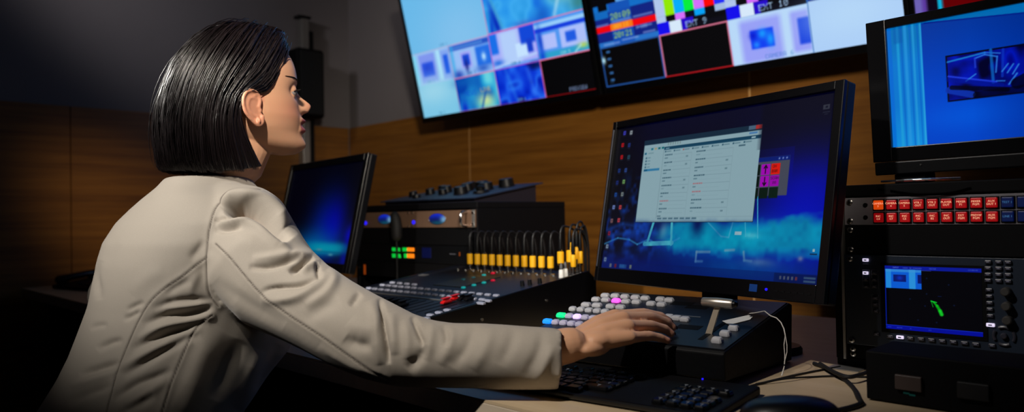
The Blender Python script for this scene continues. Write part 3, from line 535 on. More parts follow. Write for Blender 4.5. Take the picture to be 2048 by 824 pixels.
MB().tube(sp3([(1569.5, 722, .85), (1568.5, 733, .9), (1563.5, 752, 1)]), [.0008, .0008, .0014], 8).build('string', WS, tg, smooth=True)
MB().tube(sp3([(1569, 729, .88), (1568.8, 732, .9)]), .0013, 8).build('string_bead', BLK, tg)
# ---------------------------------------------------------------- keyboard
k0 = at_z(1422, 821, .766); k1 = at_z(1113, 773.5, .766); e = k1-k0; e /= np.linalg.norm(e); KWD = .44; ang = math.atan2(-e[1], -e[0])
KR = Matrix.Translation((k0[0]+e[0]*KWD/2, k0[1]+e[1]*KWD/2, DZ)) @ Matrix.Rotation(ang, 4, 'Z')
kb = thing('keyboard', 'black computer keyboard in front of the switcher at the desk edge', 'keyboard', KR)
KD = .165
MB().prismx([(0, .001), (KD, .001), (KD, .014), (0, .009)], -KWD/2, KWD/2).build('case', CASEB, kb, bevel=.003)
MB().box(-KWD/2+.004, KWD/2-.004, -.0025, .004, .002, .0105).build('front_rim', GLOSS, kb, bevel=.003)
slope = math.atan2(.005, KD); KT = Matrix.Translation((0, 0, .0092)) @ Matrix.Rotation(slope, 4, 'X')
KGLINT = mat('grey_key_glint', (150, 155, 165), .5)
pitch = .0188; nk = 0
KR_ = random.Random(4)
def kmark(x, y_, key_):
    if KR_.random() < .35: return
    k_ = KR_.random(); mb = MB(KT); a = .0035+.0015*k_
    mb.box(x+.0012, x+.0019, y_-a, y_+.0030, .0061, .0063).box(x-.0026, x+.0026, y_+.0031, y_+.0037, .0061, .0063); mb.build('legend_or_glint', KGLINT, key_)  # pale T-shaped strips imitate glints on the key edges
rows = [(.012, [1.25]*3+[5]+[1.25]*3), (.031, [2.2]+[1]*10+[2.2]), (.050, [1.75]+[1]*11+[1.7]), (.069, [1.5]+[1]*12+[1]), (.088, [1]*13+[1.5]), (.112, [1]+[1]*4+[1]*4+[1]*4)]
for ri, (yy, ws) in enumerate(rows):
    x = -KWD/2+.010
    for w in ws:
        if ri == 5 and w: pass
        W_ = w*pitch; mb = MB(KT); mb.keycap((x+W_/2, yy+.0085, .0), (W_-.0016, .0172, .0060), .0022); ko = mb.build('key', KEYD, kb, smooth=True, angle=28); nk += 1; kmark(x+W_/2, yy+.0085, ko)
        x += W_+(.012 if (ri == 5 and nk % 4 == 0) else 0)
for ri in range(5):
    for ci in range(4):
        if ri == 3 and ci == 3: continue
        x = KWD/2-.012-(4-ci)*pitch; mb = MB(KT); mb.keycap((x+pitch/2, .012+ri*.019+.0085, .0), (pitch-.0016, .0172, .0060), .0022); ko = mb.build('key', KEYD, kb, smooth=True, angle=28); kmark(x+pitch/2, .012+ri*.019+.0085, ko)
a_, b_ = at_z(1414, 744, .772)[:2]; q_ = KR.inverted() @ Vector((a_, b_, .772)); MB().cyl((q_.x, min(q_.y, KD-.006), .0130), (q_.x, min(q_.y, KD-.006), .0158), .0013).build('lock_light', glow('blue_led', (30, 20, 255), 1.2), kb)
# ---------------------------------------------------------------- mouse
mc = at_z(1570, 832, .765); MR = Matrix.Translation((mc[0], mc[1], DZ)) @ Matrix.Rotation(math.radians(-52), 4, 'Z')
ms = thing('computer_mouse', 'black computer mouse at the bottom edge right of the keyboard', 'mouse', MR)
mb = MB(); rings = []
for t in np.linspace(0, 1, 14):
    h = .002+.034*math.sin(t*PI/2)**.9; s_ = math.cos(t*PI/2)**.5 if t < 1 else 0.02
    rings.append([(.036*s_*math.cos(a), .060*s_*math.sin(a)*(1+.1*math.sin(a)), h+.004*s_*math.sin(a)*t) for a in np.linspace(0, 2*PI, 32, endpoint=False)])
mb.loft(rings).build('shell', mat('mouse_black', (4, 5, 8), .4), ms, smooth=True)
MB().tube([(0, .030+.008*math.cos(a), .026+.008*math.sin(a)) for a in np.linspace(0, PI, 8)], .003, 10).build('scroll_wheel', RUBBER, ms, smooth=True)
# ---------------------------------------------------------------- cables lying on the desk
def cable(label, pts, r, name='cable', zs=None):
    P = [at_z(x, y_, DZ+r+.0005+(zs[i] if zs else 0)) for i, (x, y_) in enumerate(pts)]
    Q = []
    for i in range(len(P)-1):
        p0, p1, p2, p3 = P[max(i-1, 0)], P[i], P[i+1], P[min(i+2, len(P)-1)]
        for t in np.linspace(0, 1, 8, endpoint=False): Q.append(.5*((2*p1)+(-p0+p2)*t+(2*p0-5*p1+4*p2-p3)*t*t+(-p0+3*p1-3*p2+p3)*t**3))
    Q.append(P[-1]); o = np.array([P[0][0], P[0][1], DZ]); mb = MB(); mb.tube([q-o for q in Q], r, 10)
    b = mb.build(name, RUBBER, None, smooth=True); b.location = o; tag(b, label, 'cable'); return b
cable('thick black cable sweeping forward from behind the switcher past the rack', [(1628, 727), (1650, 735), (1682, 753), (1706, 775), (1716, 795), (1722, 806), (1700, 815), (1665, 823), (1640, 828)], .0032)
cable('thick black cable curving into the foot of the equipment rack', [(1640, 727), (1668, 744), (1695, 753.5), (1718, 750), (1740, 742)], .003, zs=[.007]*5)
cable('thin black cable running from the keyboard toward the rack foot', [(1500, 772), (1560, 757), (1620, 744), (1680, 733)], .0014)
cable('thin black cable crossing nearest the mouse toward the dark box', [(1512, 768), (1570, 757.5), (1620, 754), (1665, 752), (1700, 753), (1745, 754)], .0014, zs=[.0]+[.0032]+[.0]*4)
# ================================================================ the woman
def remesh(o, voxel, smooth_it=2, fac=.5):
    m = o.modifiers.new('r', 'REMESH'); m.mode = 'VOXEL'; m.voxel_size = voxel; m.use_smooth_shade = True
    if smooth_it: s = o.modifiers.new('s', 'SMOOTH'); s.factor = fac; s.iterations = smooth_it
    dg = bpy.context.evaluated_depsgraph_get(); me = bpy.data.meshes.new_from_object(o.evaluated_get(dg)); o.modifiers.clear(); old = o.data; o.data = me; bpy.data.meshes.remove(old); return o
def coords(me): a = np.empty(len(me.vertices)*3); me.vertices.foreach_get('co', a); return a.reshape(-1, 3)
def normals(me): a = np.empty(len(me.vertices)*3); me.vertices.foreach_get('normal', a); return a.reshape(-1, 3)
def setco(me, c): me.vertices.foreach_set('co', c.ravel()); me.update()
BETA = math.radians(15); HO = np.array([-1.303, .603, 1.19]); FWD = np.array([math.sin(BETA), math.cos(BETA), 0]); RGT = np.array([math.cos(BETA), -math.sin(BETA), 0]); UPV = np.array([0, 0, 1.0])
def hw_(f, s, h): return HO+f*FWD+s*RGT+h*UPV
Hh_ = [-.074, -.070, -.0635, -.055, -.049, -.042, -.035, -.03, -.0237, -.0135, -.0048, .003, .011, .02, .0268, .039, .049, .06, .072, .085, .0996, .112, .127, .14, .148, .153]
Pf_ = [.060, .083, .0960, .1035, .1055, .1045, .1015, .1000, .1000, .1000, .0995, .098, .0960, .0945, .093, .0905, .0890, .0900, .0915, .090, .0858, .080, .068, .048, .030, .008]
Hb_ = [-.074, -.05, -.03, 0, .03, .06, .09, .112, .127, .14, .148, .153]; Pb_ = [.045, .06, .078, .092, .1, .103, .098, .085, .07, .048, .03, .008]
Hw_ = [-.074, -.07, -.0635, -.055, -.049, -.035, -.02, 0, .02, .04, .06, .08, .0996, .112, .127, .14, .148, .153]; Wd_ = [.030, .037, .044, .0500, .0530, .0590, .0640, .0685, .0705, .072, .0735, .073, .069, .063, .052, .037, .024, .007]
def smooth_interp(x, xs, ys):
    x = np.asarray(x, float); e = .0035
    return (np.interp(x-e, xs, ys)+2*np.interp(x, xs, ys)+np.interp(x+e, xs, ys))/4
def feat(s, h):
    """forward relief of the face: nose, lips, eye sockets, chin"""
    s = np.abs(s); N = np.interp(h, [-.002, .004, .0085, .0125, .018, .0225, .0268, .031, .0389, .049, .058], [0, .0025, .0085, .0185, .0225, .0255, .0255, .0215, .0115, .0040, 0]); sg = np.interp(h, [.004, .0268, .04, .055], [.010, .0085, .0068, .007])
    r = N*np.exp(-(s/sg)**2.4)
    r = r+.0065*np.exp(-((s-.0125)/.0055)**2-((h-.0155)/.0065)**2)
    lipw = np.clip(1-(s/.026)**2, 0, 1)**.8
    r = r+lipw*(.0098*np.exp(-((h+.0055)/.0048)**2)+.0090*np.exp(-((h+.0230)/.0056)**2)+.001)
    r = r-.0105*np.exp(-((s-.031)/.0150)**2-((h-.043)/.0088)**2)+.0022*np.exp(-((s-.028)/.02)**2-((h-.064)/.006)**2)
    r = r+.004*np.exp(-(s/.014)**2-((h+.052)/.010)**2)
    return r
def head_pt(phi, h):
    Pf = smooth_interp(h, Hh_, Pf_); Pb = smooth_interp(h, Hb_, Pb_); W = smooth_interp(h, Hw_, Wd_)
    n = np.interp(h, [-.07, -.04, 0, .05, .12], [1.75, 1.85, 2.15, 2.35, 2.2])
    c, s = np.cos(phi), np.sin(phi)
    f = np.where(c >= 0, Pf, Pb)*np.sign(c)*np.abs(c)**(2/n); y = W*np.sign(s)*np.abs(s)**(2/n)
    f = f+np.where(c > 0, feat(y, h)*np.clip(c*3, 0, 1), 0)
    hh = h+np.clip((-.025-h)/.045, 0, 1)*.016*np.clip((.088-f)/.09, 0, 1)
    return f, y, hh
def face_f(s, h):
    Pf = smooth_interp(h, Hh_, Pf_); W = smooth_interp(h, Hw_, Wd_); n = np.interp(h, [-.07, -.04, 0, .05, .12], [1.75, 1.85, 2.15, 2.35, 2.2])
    return Pf*np.clip(1-(abs(s)/W)**n, 0, 1)**(1/n)+feat(s, h)
body = MB()
ph = []
for t in np.linspace(0, 1, 260, endpoint=False):
    a = 2*PI*t; ph.append(a-.35*math.sin(a))       # denser towards the face
ph = np.array(ph); hs = np.concatenate([np.linspace(-.074, .128, 118), np.linspace(.130, .153, 16)])
rings = []
for h in hs: f, y_, hh = head_pt(ph, np.full_like(ph, h)); rings.append([hw_(a, b, c) for a, b, c in zip(f, y_, hh)])
body.loft(rings)
# eyelids
for s_ in (-1, 1):
    body.ball(hw_(.0738, s_*.0305, .0466), (.0128,)*3, 24, 16); body.ball(hw_(.0728, s_*.0305, .0378), (.0118,)*3, 24, 16)
# ears
def ear(s_):
    hp = [(.011, .006), (.0135, .015), (.0125, .024), (.006, .0315), (-.002, .0335), (-.0105, .030), (-.0165, .021), (-.0175, .009), (-.0145, -.003), (-.0085, -.012), (-.0015, -.019), (.006, -.0245), (.0125, -.0245), (.0165, -.0185), (.0165, -.010)]
    fl = lambda f: .0725+.019*(.018-f)/.035
    P = []
    for i in range(len(hp)-1):
        p = [np.array(hp[max(i-1, 0)]), np.array(hp[i]), np.array(hp[i+1]), np.array(hp[min(i+2, len(hp)-1)])]
        for t in np.linspace(0, 1, 4, endpoint=False): P.append(.5*((2*p[1])+(-p[0]+p[2])*t+(2*p[0]-5*p[1]+4*p[2]-p[3])*t*t+(-p[0]+3*p[1]-3*p[2]+p[3])*t**3))
    P.append(np.array(hp[-1])); n_ = len(P)
    rad = [.0030+.0018*max(0, (i/n_-.72)/.28) for i in range(n_)]
    body.tube([hw_(f, s_*fl(f), h) for f, h in P], rad, 12, roundends=True)
    c = np.array([.002, .004]); out = []
    for k, dpt in ((1.0, 0), (.82, -.0050), (.5, -.0095), (.15, -.0105)): out.append([hw_(c[0]+(f-c[0])*k, s_*(fl(f)+dpt), c[1]+(h-c[1])*k) for f, h in P])
    inn = [[hw_(c[0]+(f-c[0])*k, s_*(fl(f)+dpt), c[1]+(h-c[1])*k) for f, h in P] for k, dpt in ((.15, -.0150), (.6, -.0135), (1.0, -.0035))]
    body.loft(out+inn if s_ > 0 else list(reversed(out+inn)))
    ah = [(.007, .019), (.0, .0215), (-.007, .019), (-.0095, .010), (-.0085, .001), (-.003, -.007), (.004, -.0105), (.009, -.0095)]
    body.tube([hw_(f, s_*(fl(f)-.0015), h) for f, h in ah], [.002, .0026, .0028, .0028, .0028, .003, .003, .0025], 12, roundends=True)
    body.tube([hw_(f, s_*(fl(f)-.001), h) for f, h in ((.0, .0215), (.004, .026), (.0085, .027))], [.0022, .0022, .0015], 10, roundends=True)
    body.ball(hw_(.0135, s_*.0745, .0005), (.0035, .0035, .0055), 14, 10)
    body.ball(hw_(.0095, s_*.0785, -.0185), (.0060, .0036, .0060), 14, 10)
    body.tube([hw_(f, s_*.064, h) for f, h in ((.0, .022), (.0, -.006))], [.012, .010], 14, roundends=True)
ear(1); ear(-1)
def ell_rings(pts, n=28, p=2.0):   # (centre, axis a vector, axis b vector)
    out = []
    for c, a, b in pts:
        c, a, b = np.array(c, float), np.array(a, float), np.array(b, float)
        out.append([c+a*math.copysign(abs(math.cos(t))**(2/p), math.cos(t))+b*math.copysign(abs(math.sin(t))**(2/p), math.sin(t)) for t in np.linspace(0, 2*PI, n, endpoint=False)])
    return out
# neck and trunk
body.loft(ell_rings([(hw_(-.008, 0, .0), RGT*.048, FWD*.052), (hw_(-.004, 0, -.03), RGT*.049, FWD*.054), (hw_(-.010, 0, -.07), RGT*.049, FWD*.054), (hw_(-.028, 0, -.11), RGT*.052, FWD*.055), ((-1.325, .545, 1.05), (.062, 0, 0), (0, .058, 0)), ((-1.33, .54, 1.02), (.10, 0, 0), (0, .068, 0)), ((-1.33, .535, .97), (.145, 0, 0), (0, .085, 0)), ((-1.33, .52, .88), (.13, 0, 0), (0, .10, 0)), ((-1.33, .50, .78), (.12, 0, 0), (0, .10, 0)), ((-1.33, .44, .66), (.135, 0, 0), (0, .10, 0)), ((-1.33, .41, .55), (.15, 0, 0), (0, .11, 0)), ((-1.33, .41, .49), (.12, 0, 0), (0, .09, 0))]))
for s_ in (-1, 1):
    x_ = -1.33+s_*.09
    body.tube([(x_, .44, .55), (x_+s_*.02, .62, .545), (x_+s_*.03, .88, .53)], [.075, .07, .052], 20, roundends=True)
    body.tube([(x_+s_*.03, .88, .53), (x_+s_*.03, .92, .35), (x_+s_*.03, .90, .09)], [.05, .048, .032], 20, roundends=True)
    body.tube([(x_+s_*.03, .88, .05), (x_+s_*.04, 1.03, .035)], [.035, .028], 16, roundends=True)
# arms
slv = [(497, 455, 1.235, .068), (508, 495, 1.215, .076), (520, 532, 1.195, .080), (556, 572, 1.175, .0755), (605, 603, 1.150, .0660), (660, 633, 1.128, .0618), (712, 661, 1.107, .0602), (762, 684, 1.088, .0572), (808, 699, 1.074, .0522), (855, 706, 1.062, .0477), (904, 710, 1.052, .0455), (960, 711, 1.044, .0445), (1015, 713.5, 1.038, .0440), (1070, 716, 1.034, .0434), (1100, 717, 1.032, .0424), (1119, 717.5, 1.032, .0414)]
WRR = at_d(1140, 690, 1.04)
body.tube([at_d(a, b, c+.006) for a, b, c, r in slv[1:-2]]+[at_d(1105, 697, 1.036), WRR], [r*.60 for *_, r in slv[1:6]]+[.036, .036, .036, .035, .034, .033, .031, .029]+[.0265, .0245], 22, roundends=True)
SHL, ELL, WRL = np.array([-1.47, .53, .98]), at_d(222, 584, 1.50), np.array([-1.69, .72, .79])
body.tube([SHL, (SHL+ELL)/2, ELL, (ELL*.6+WRL*.4), WRL*.85+ELL*.15, WRL], [.05, .042, .038, .035, .028, .0255], 22, roundends=True)
fingers = dict(
    index=[(1231, 633, 1.112), (1288, 627, 1.155), (1322, 633, 1.175), (1337, 643, 1.180)],
    middle=[(1247, 637, 1.098), (1302, 634, 1.138), (1334, 645, 1.158), (1345, 655, 1.162)],
    ring=[(1257, 653, 1.078), (1302, 651, 1.112), (1330, 658, 1.130), (1342, 667, 1.134)],
    pinky=[(1260, 675, 1.058), (1299, 671.5, 1.083), (1321, 676, 1.095), (1335, 681, 1.100)])
frad = dict(index=(.0105, .0088, .0075, .0062), middle=(.0105, .0090, .0077, .0064), ring=(.0100, .0084, .0072, .0060), pinky=(.0092, .0076, .0066, .0055))
NAILS = []
def hand(tf):
    for k, pts in fingers.items():
        P = [tf(at_d(*p)) for p in pts]; r = frad[k]
        Q = []; R_ = []
        for i in range(3):
            for t in np.linspace(0, 1, 5, endpoint=False): Q.append(P[i]*(1-t)+P[i+1]*t); R_.append((r[i]*(1-t)+r[i+1]*t)*(1-.07*math.sin(PI*t)))
        Q.append(P[3]); R_.append(r[3]); 
        for _ in range(1): Q = [Q[0]]+[(Q[j-1]+2*Q[j]+Q[j+1])/4 for j in range(1, len(Q)-1)]+[Q[-1]]
        body.tube(Q, R_, 18, roundends=True)
        d = P[3]-P[2]; d /= np.linalg.norm(d); up = np.array([0, 0, 1.0]); up = up-d*(up@d); up /= np.linalg.norm(up); NAILS.append((P[3]+d*r[3]*.15, d, up, r[3]))
    W0 = tf(at_d(1140, 690, 1.04)); 
    mc = {'index': ((1162, 672, 1.072), .0118), 'middle': ((1159, 681, 1.058), .0122), 'ring': ((1158, 690, 1.046), .0122), 'pinky': ((1160, 698, 1.038), .0118)}
    for k, (p, r) in mc.items():
        A = tf(at_d(*p)); B = tf(at_d(*fingers[k][0])); M_ = (A+B)/2; up = np.array([0, 0, .0035])
        body.tube([W0, A, M_+up, B], [.0165, r+.0025, r+.001, frad[k][0]+.0008], 18, roundends=True)
    body.ball(tf(at_d(1190, 696, 1.042)), (.015, .030, .0115), 24, 16); body.ball(tf(at_d(1228, 664, 1.075)), (.022, .030, .0125), 24, 16); body.ball(tf(at_d(1200, 678, 1.058)), (.024, .034, .0145), 24, 16)
    T = [tf(at_d(*p)) for p in ((1162, 676, 1.075), (1198, 662, 1.125), (1232, 666, 1.135), (1252, 672, 1.135))]
    body.tube(T, [.016, .0115, .0095, .0078], 18, roundends=True)
    d = T[3]-T[2]; d /= np.linalg.norm(d); up = np.array([0, 0, 1.0]); up = up-d*(up@d); up /= np.linalg.norm(up); NAILS.append((T[3]+d*.001, d, up, .0078))
hand(lambda p: p)
WRm = at_d(1140, 690, 1.04)
hand(lambda p: np.array([WRL[0]-(p[0]-WRm[0]), WRL[1]+(p[1]-WRm[1]), WRL[2]+(p[2]-WRm[2])*.9-.004]))
SKIN = bpy.data.materials.new('skin'); SKIN.use_nodes = True
n = SKIN.node_tree.nodes; l = SKIN.node_tree.links; b = n['Principled BSDF']; at_ = n.new('ShaderNodeAttribute'); at_.attribute_name = 'tone'; l.new(at_.outputs['Color'], b.inputs['Base Color'])
b.inputs['Roughness'].default_value = .48; b.inputs['Subsurface Weight'].default_value = .12; b.inputs['Subsurface Radius'].default_value = (.012, .005, .003); b.inputs['Subsurface Scale'].default_value = .6
person = body.build('person', SKIN, None, smooth=True)
remesh(person, .0019, 3, .5)
me = person.data; co_ = coords(me); d_ = co_-HO; f_, s__, h__ = d_@FWD, d_@RGT, d_[:, 2]
tone = np.ones((len(co_), 4)); tone[:, :3] = srgb((222, 168, 132)); 
def paint(m, c): tone[:, :3] = tone[:, :3]*(1-m[:, None])+srgb(c)*m[:, None]
near = (np.abs(d_).max(1) < .2)
paint(near*np.exp(-((s__**2)**.5-.045)**2/.018**2-((h__-.008)/.022)**2)*(f_ > .03)*.45, (214, 128, 104))           # cheeks
paint(near*np.exp(-((f_-.116)/.012)**2-(s__/.012)**2-((h__-.024)/.012)**2)*.35, (205, 110, 92))
lip = near*(f_ > .088)*np.clip((.0245-np.abs(s__))/.003, 0, 1)*np.clip((h__+.0310)/.003, 0, 1)*np.clip((.0015-h__-np.abs(s__)*.14)/.003, 0, 1); paint(lip*.9, (150, 62, 70))
ears = near*(np.abs(s__) > .069)*(f_ > -.025)*(f_ < .022)*(np.abs(h__-.004) < .035); paint(ears*.4, (214, 128, 104))
for c, _, _, r in NAILS: paint(np.clip(1.6-np.linalg.norm(co_-c, axis=1)/.012, 0, 1)*.35, (214, 120, 100))
ca_ = me.color_attributes.new('tone', 'FLOAT_COLOR', 'POINT'); ca_.data.foreach_set('color', tone.ravel())
me.materials.clear(); me.materials.append(SKIN)
me.polygons.foreach_set('use_smooth', [True]*len(me.polygons))
tag(person, 'person with dark chin-length hair in a beige jacket, seated, right hand on the switcher', 'person')
# nails, eyes, lashes, brows
NM = mat('dark_red_nail_varnish', (52, 10, 18), .2)
for c, d, up, r in NAILS:
    sd = np.cross(d, up); mb = MB(); rr_ = []
    for i, t in enumerate(np.linspace(-1, 1, 7)):
        w_ = r*.80*(1-abs(t)**3*.35) if t > 0 else r*.76
        rr_.append([c+d*t*r*1.05+sd*w_*math.sin(a)+up*(r*1.03*math.cos(a)-r*.30*max(0, t)**2+.0002) for a in np.linspace(-1.05, 1.05, 9)]+[c+d*t*r*1.05+sd*w_*.9*math.sin(a)+up*(r*.8*math.cos(a)-r*.30*max(0, t)**2) for a in np.linspace(1.05, -1.05, 9)])
    mb.loft(rr_).build('fingernail', NM, person, smooth=True)
EYW = mat('eye_white', (150, 142, 140), .25, noise=.02); IRIS = mat('brown_iris', (40, 26, 20), .15); LASH = mat('dark_lashes', (14, 9, 8), .6)
for s_ in (-1, 1):
    mb = MB(Matrix.Translation(hw_(.0752, s_*.0305, .0430)) @ Matrix.Rotation(-BETA, 4, 'Z'))
    mb.ball((0, 0, 0), .0118, 32, 24, 0); 
    mb.loft([[(r_*math.cos(a), math.sqrt(max(0, .0121**2-r_*r_)), r_*math.sin(a)) for a in np.linspace(0, 2*PI, 24, endpoint=False)] for r_ in (.0056, .004, .002, .0003)], (0, 1), 1)
    mb.build('eye', [EYW, IRIS], person, smooth=True)
    mb = MB()
    for k in range(26):
        a = -1.15+2.3*k/25; cx = hw_(.0752, s_*.0305, .0430); ox = .0125
        b0_ = cx+FWD*ox*math.cos(a)*.98+RGT*ox*math.sin(a)+UPV*.0030*math.cos(a); tip = b0_+(FWD*math.cos(a)+RGT*math.sin(a)*.8)*.0065+UPV*.0030
        mb.tube([b0_, (b0_+tip)/2-UPV*.0008, tip], [.00045, .0004, .0001], 5)
    mb.tube([hw_(.0752, s_*.0305, .0430)+FWD*.0126*math.cos(a)*.98+RGT*.0126*math.sin(a)+UPV*.0028*math.cos(a) for a in np.linspace(-1.25, 1.25, 16)], .0008, 6)
    mb.build('eyelashes', LASH, person)
    mb = MB()
    for k in range(150):
        t = random.random(); s0 = s_*(.011+.041*t); h0 = .0615+.0065*math.sin(t*PI*.62)+random.uniform(-.0022, .0022)*(1-.6*t); f0_ = float(face_f(s0, h0))+.0004
        s1 = s0+s_*.0055*(.6+t); h1 = h0+.0016*(1-1.6*t); f1_ = float(face_f(s1, h1))+.0010
        mb.tube([hw_(f0_, s0, h0), hw_(f1_, s1, h1)], [.00045, .0001], 4)
    mb.build('eyebrow', LASH, person)
# ---------------------------------------------------------------- hair
def hairmat(nm, c1, c2, rough):
    m = bpy.data.materials.new(nm); m.use_nodes = True; n = m.node_tree.nodes; l = m.node_tree.links; b = n['Principled BSDF']
    b.inputs['Roughness'].default_value = rough; b.inputs['Specular IOR Level'].default_value = .75; b.inputs['IOR'].default_value = 1.55
    tc = n.new('ShaderNodeTexCoord'); mp = n.new('ShaderNodeMapping'); mp.inputs['Scale'].default_value = (400, 400, 14); t = n.new('ShaderNodeTexNoise'); t.inputs['Scale'].default_value = 1; t.inputs['Detail'].default_value = 4
    l.new(tc.outputs['Object'], mp.inputs[0]); l.new(mp.outputs[0], t.inputs['Vector']); mx = n.new('ShaderNodeMix'); mx.data_type = 'RGBA'; mx.inputs[6].default_value = (*srgb(c1), 1); mx.inputs[7].default_value = (*srgb(c2), 1)
    l.new(t.outputs['Fac'], mx.inputs[0]); l.new(mx.outputs[2], b.inputs['Base Color']); return m
HAIR = hairmat('dark_brown_hair', (13, 9, 10), (30, 21, 23), .30)
GD = [  # front to back of one side: (forward, side, height), part line first, tips last
 [(.079, .010, .132), (.074, .030, .122), (.066, .050, .100), (.051, .065, .070), (.036, .0745, .046), (.020, .0765, .0330), (-.002, .0790, .036), (-.0175, .0835, .020), (-.0200, .0830, -.010), (-.0110, .0790, -.042), (.004, .0735, -.074), (.018, .0680, -.104)],
 [(.070, .008, .150), (.064, .032, .142), (.052, .056, .120), (.034, .072, .088), (.016, .0795, .060), (-.004, .0835, .042), (-.020, .0860, .024), (-.027, .0870, .004), (-.029, .0870, -.020), (-.024, .0840, -.050), (-.015, .0785, -.080), (-.006, .0720, -.108)],
 [(.052, .006, .162), (.044, .032, .155), (.030, .058, .135), (.012, .076, .102), (-.008, .0840, .070), (-.026, .0875, .044), (-.039, .0895, .022), (-.045, .0905, -.002), (-.047, .0905, -.026), (-.044, .0880, -.055), (-.038, .0820, -.085), (-.031, .0750, -.111)],
 [(.028, .004, .168), (.018, .034, .162), (.002, .060, .143), (-.018, .078, .112), (-.038, .0860, .080), (-.054, .0890, .050), (-.065, .0900, .022), (-.071, .0905, -.004), (-.073, .0900, -.030), (-.071, .0870, -.060), (-.067, .0815, -.091), (-.060, .074, -.112)],
 [(.004, .002, .169), (-.010, .030, .163), (-.032, .054, .145), (-.056, .070, .115), (-.076, .0775, .082), (-.091, .0805, .050), (-.100, .0815, .020), (-.105, .0815, -.008), (-.107, .0805, -.034), (-.105, .078, -.063), (-.100, .073, -.093), (-.092, .066, -.109)],
 [(-.014, .001, .167), (-.032, .020, .160), (-.060, .038, .142), (-.088, .050, .112), (-.109, .056, .080), (-.122, .059, .048), (-.130, .060, .018), (-.134, .060, -.010), (-.136, .059, -.036), (-.134, .057, -.065), (-.129, .053, -.095), (-.120, .048, -.106)],
 [(-.026, -.002, .164), (-.048, -.002, .155), (-.078, -.002, .136), (-.106, -.002, .106), (-.126, -.002, .075), (-.138, -.002, .044), (-.146, -.002, .015), (-.150, -.002, -.012), (-.151, -.002, -.038), (-.149, -.002, -.067), (-.144, -.002, -.096), (-.135, -.002, -.102)]]
GA = np.array(GD, float)
GL = GA[::-1][1:].copy(); GL[..., 1] *= -1; G13 = np.concatenate([GA, GL], 0)       # right front ... back ... left front
def crm(A, t):          # catmull-rom along the first axis, t in [0, n-1]
    n_ = A.shape[0]; i = np.clip(np.floor(t).astype(int), 0, n_-2); u = (t-i)
    p0, p1, p2, p3 = A[np.maximum(i-1, 0)], A[i], A[i+1], A[np.minimum(i+2, n_-1)]
    u = u.reshape(u.shape+(1,)*(A.ndim-1)); return .5*((2*p1)+(-p0+p2)*u+(2*p0-5*p1+4*p2-p3)*u**2+(-p0+3*p1-3*p2+p3)*u**3)
def hair_surface(T, U):   # T in 0..12 across, U in 0..11 along; paired arrays
    A = crm(G13, T)                                  # (n,12,3)
    i = np.clip(np.floor(U).astype(int), 0, 10); u = (U-i)[:, None]; r = np.arange(len(U))
    p0, p1, p2, p3 = A[r, np.maximum(i-1, 0)], A[r, i], A[r, i+1], A[r, np.minimum(i+2, 11)]
    return .5*((2*p1)+(-p0+p2)*u+(2*p0-5*p1+4*p2-p3)*u**2+(-p0+3*p1-3*p2+p3)*u**3)
def to_world(P): return HO+P[:, :1]*FWD+P[:, 1:2]*RGT+P[:, 2:3]*UPV
nT, nU = 200, 60
Tg = np.repeat(np.linspace(0, 12, nT), nU); Ug = np.tile(np.linspace(0, 11, nU), nT)
S = hair_surface(Tg, Ug); cen = np.array([-.03, 0, .0]); 
axis = S.copy(); axis[:, 2] = 0; axis -= np.array([-.03, 0, 0]); dirn = S-np.stack([np.full(len(S), -.03), np.zeros(len(S)), np.minimum(S[:, 2], .06)], 1); dirn /= np.linalg.norm(dirn, axis=1)[:, None]
rip = (vnoise(1, 2000, 9, 4)[0][(Tg/12*1990).astype(int)]-.5)*.005+(vnoise(1, 2000, 3.2, 6)[0][(Tg/12*1990).astype(int)]-.5)*.003
Sh = S+dirn*(-.006+rip*np.clip(Ug/4, .1, 1))[:, None]
Sh[:, 2] += np.where(Ug > 9.5, (Ug-9.5)*.006, 0); W_ = to_world(Sh); idx = np.arange(nT*nU).reshape(nT, nU)
fs = np.stack([idx[:-1, :-1], idx[:-1, 1:], idx[1:, 1:], idx[1:, :-1]], -1).reshape(-1, 4)
hm = MB(); hm.v = [tuple(p) for p in W_]; hm.f = [tuple(int(k) for k in f) for f in fs]; hm.m = [0]*len(hm.f)
# crown closing the part line
hm.loft(ell_rings([(hw_(.010, 0, .150), FWD*.062, RGT*.034), (hw_(.010, 0, .1575), FWD*.062, RGT*.030), (hw_(.012, 0, .163), FWD*.048, RGT*.020), (hw_(.014, 0, .1655), FWD*.03, RGT*.008)]))
hair = hm.build('hair', HAIR, person, smooth=True, angle=180); sm = hair.modifiers.new('t', 'SOLIDIFY'); sm.thickness = .004; sm.offset = 0
NS = 9000; K_ = 15
T0 = RNG.random(NS)*12; clump = vnoise(1, 2600, 12, 31)[0]; cl2 = vnoise(1, 2600, 5, 33)[0]
ln = .985-.07*RNG.random(NS)**2-.035*vnoise(1, 2600, 20, 35)[0][(T0/12*2590).astype(int)]
u0 = np.where(RNG.random(NS) < .35, RNG.random(NS)*3.0, RNG.random(NS)*.4)
layer = -RNG.random(NS)**1.5*.009-.0015
ph1 = RNG.random(NS)*6.28; amp = RNG.random(NS)*.0016; drift = RNG.normal(size=NS)*.10
stray = RNG.random(NS) < .02; amp[stray] = .005; layer[stray] += .004
Vv = np.zeros((NS, K_, 3))
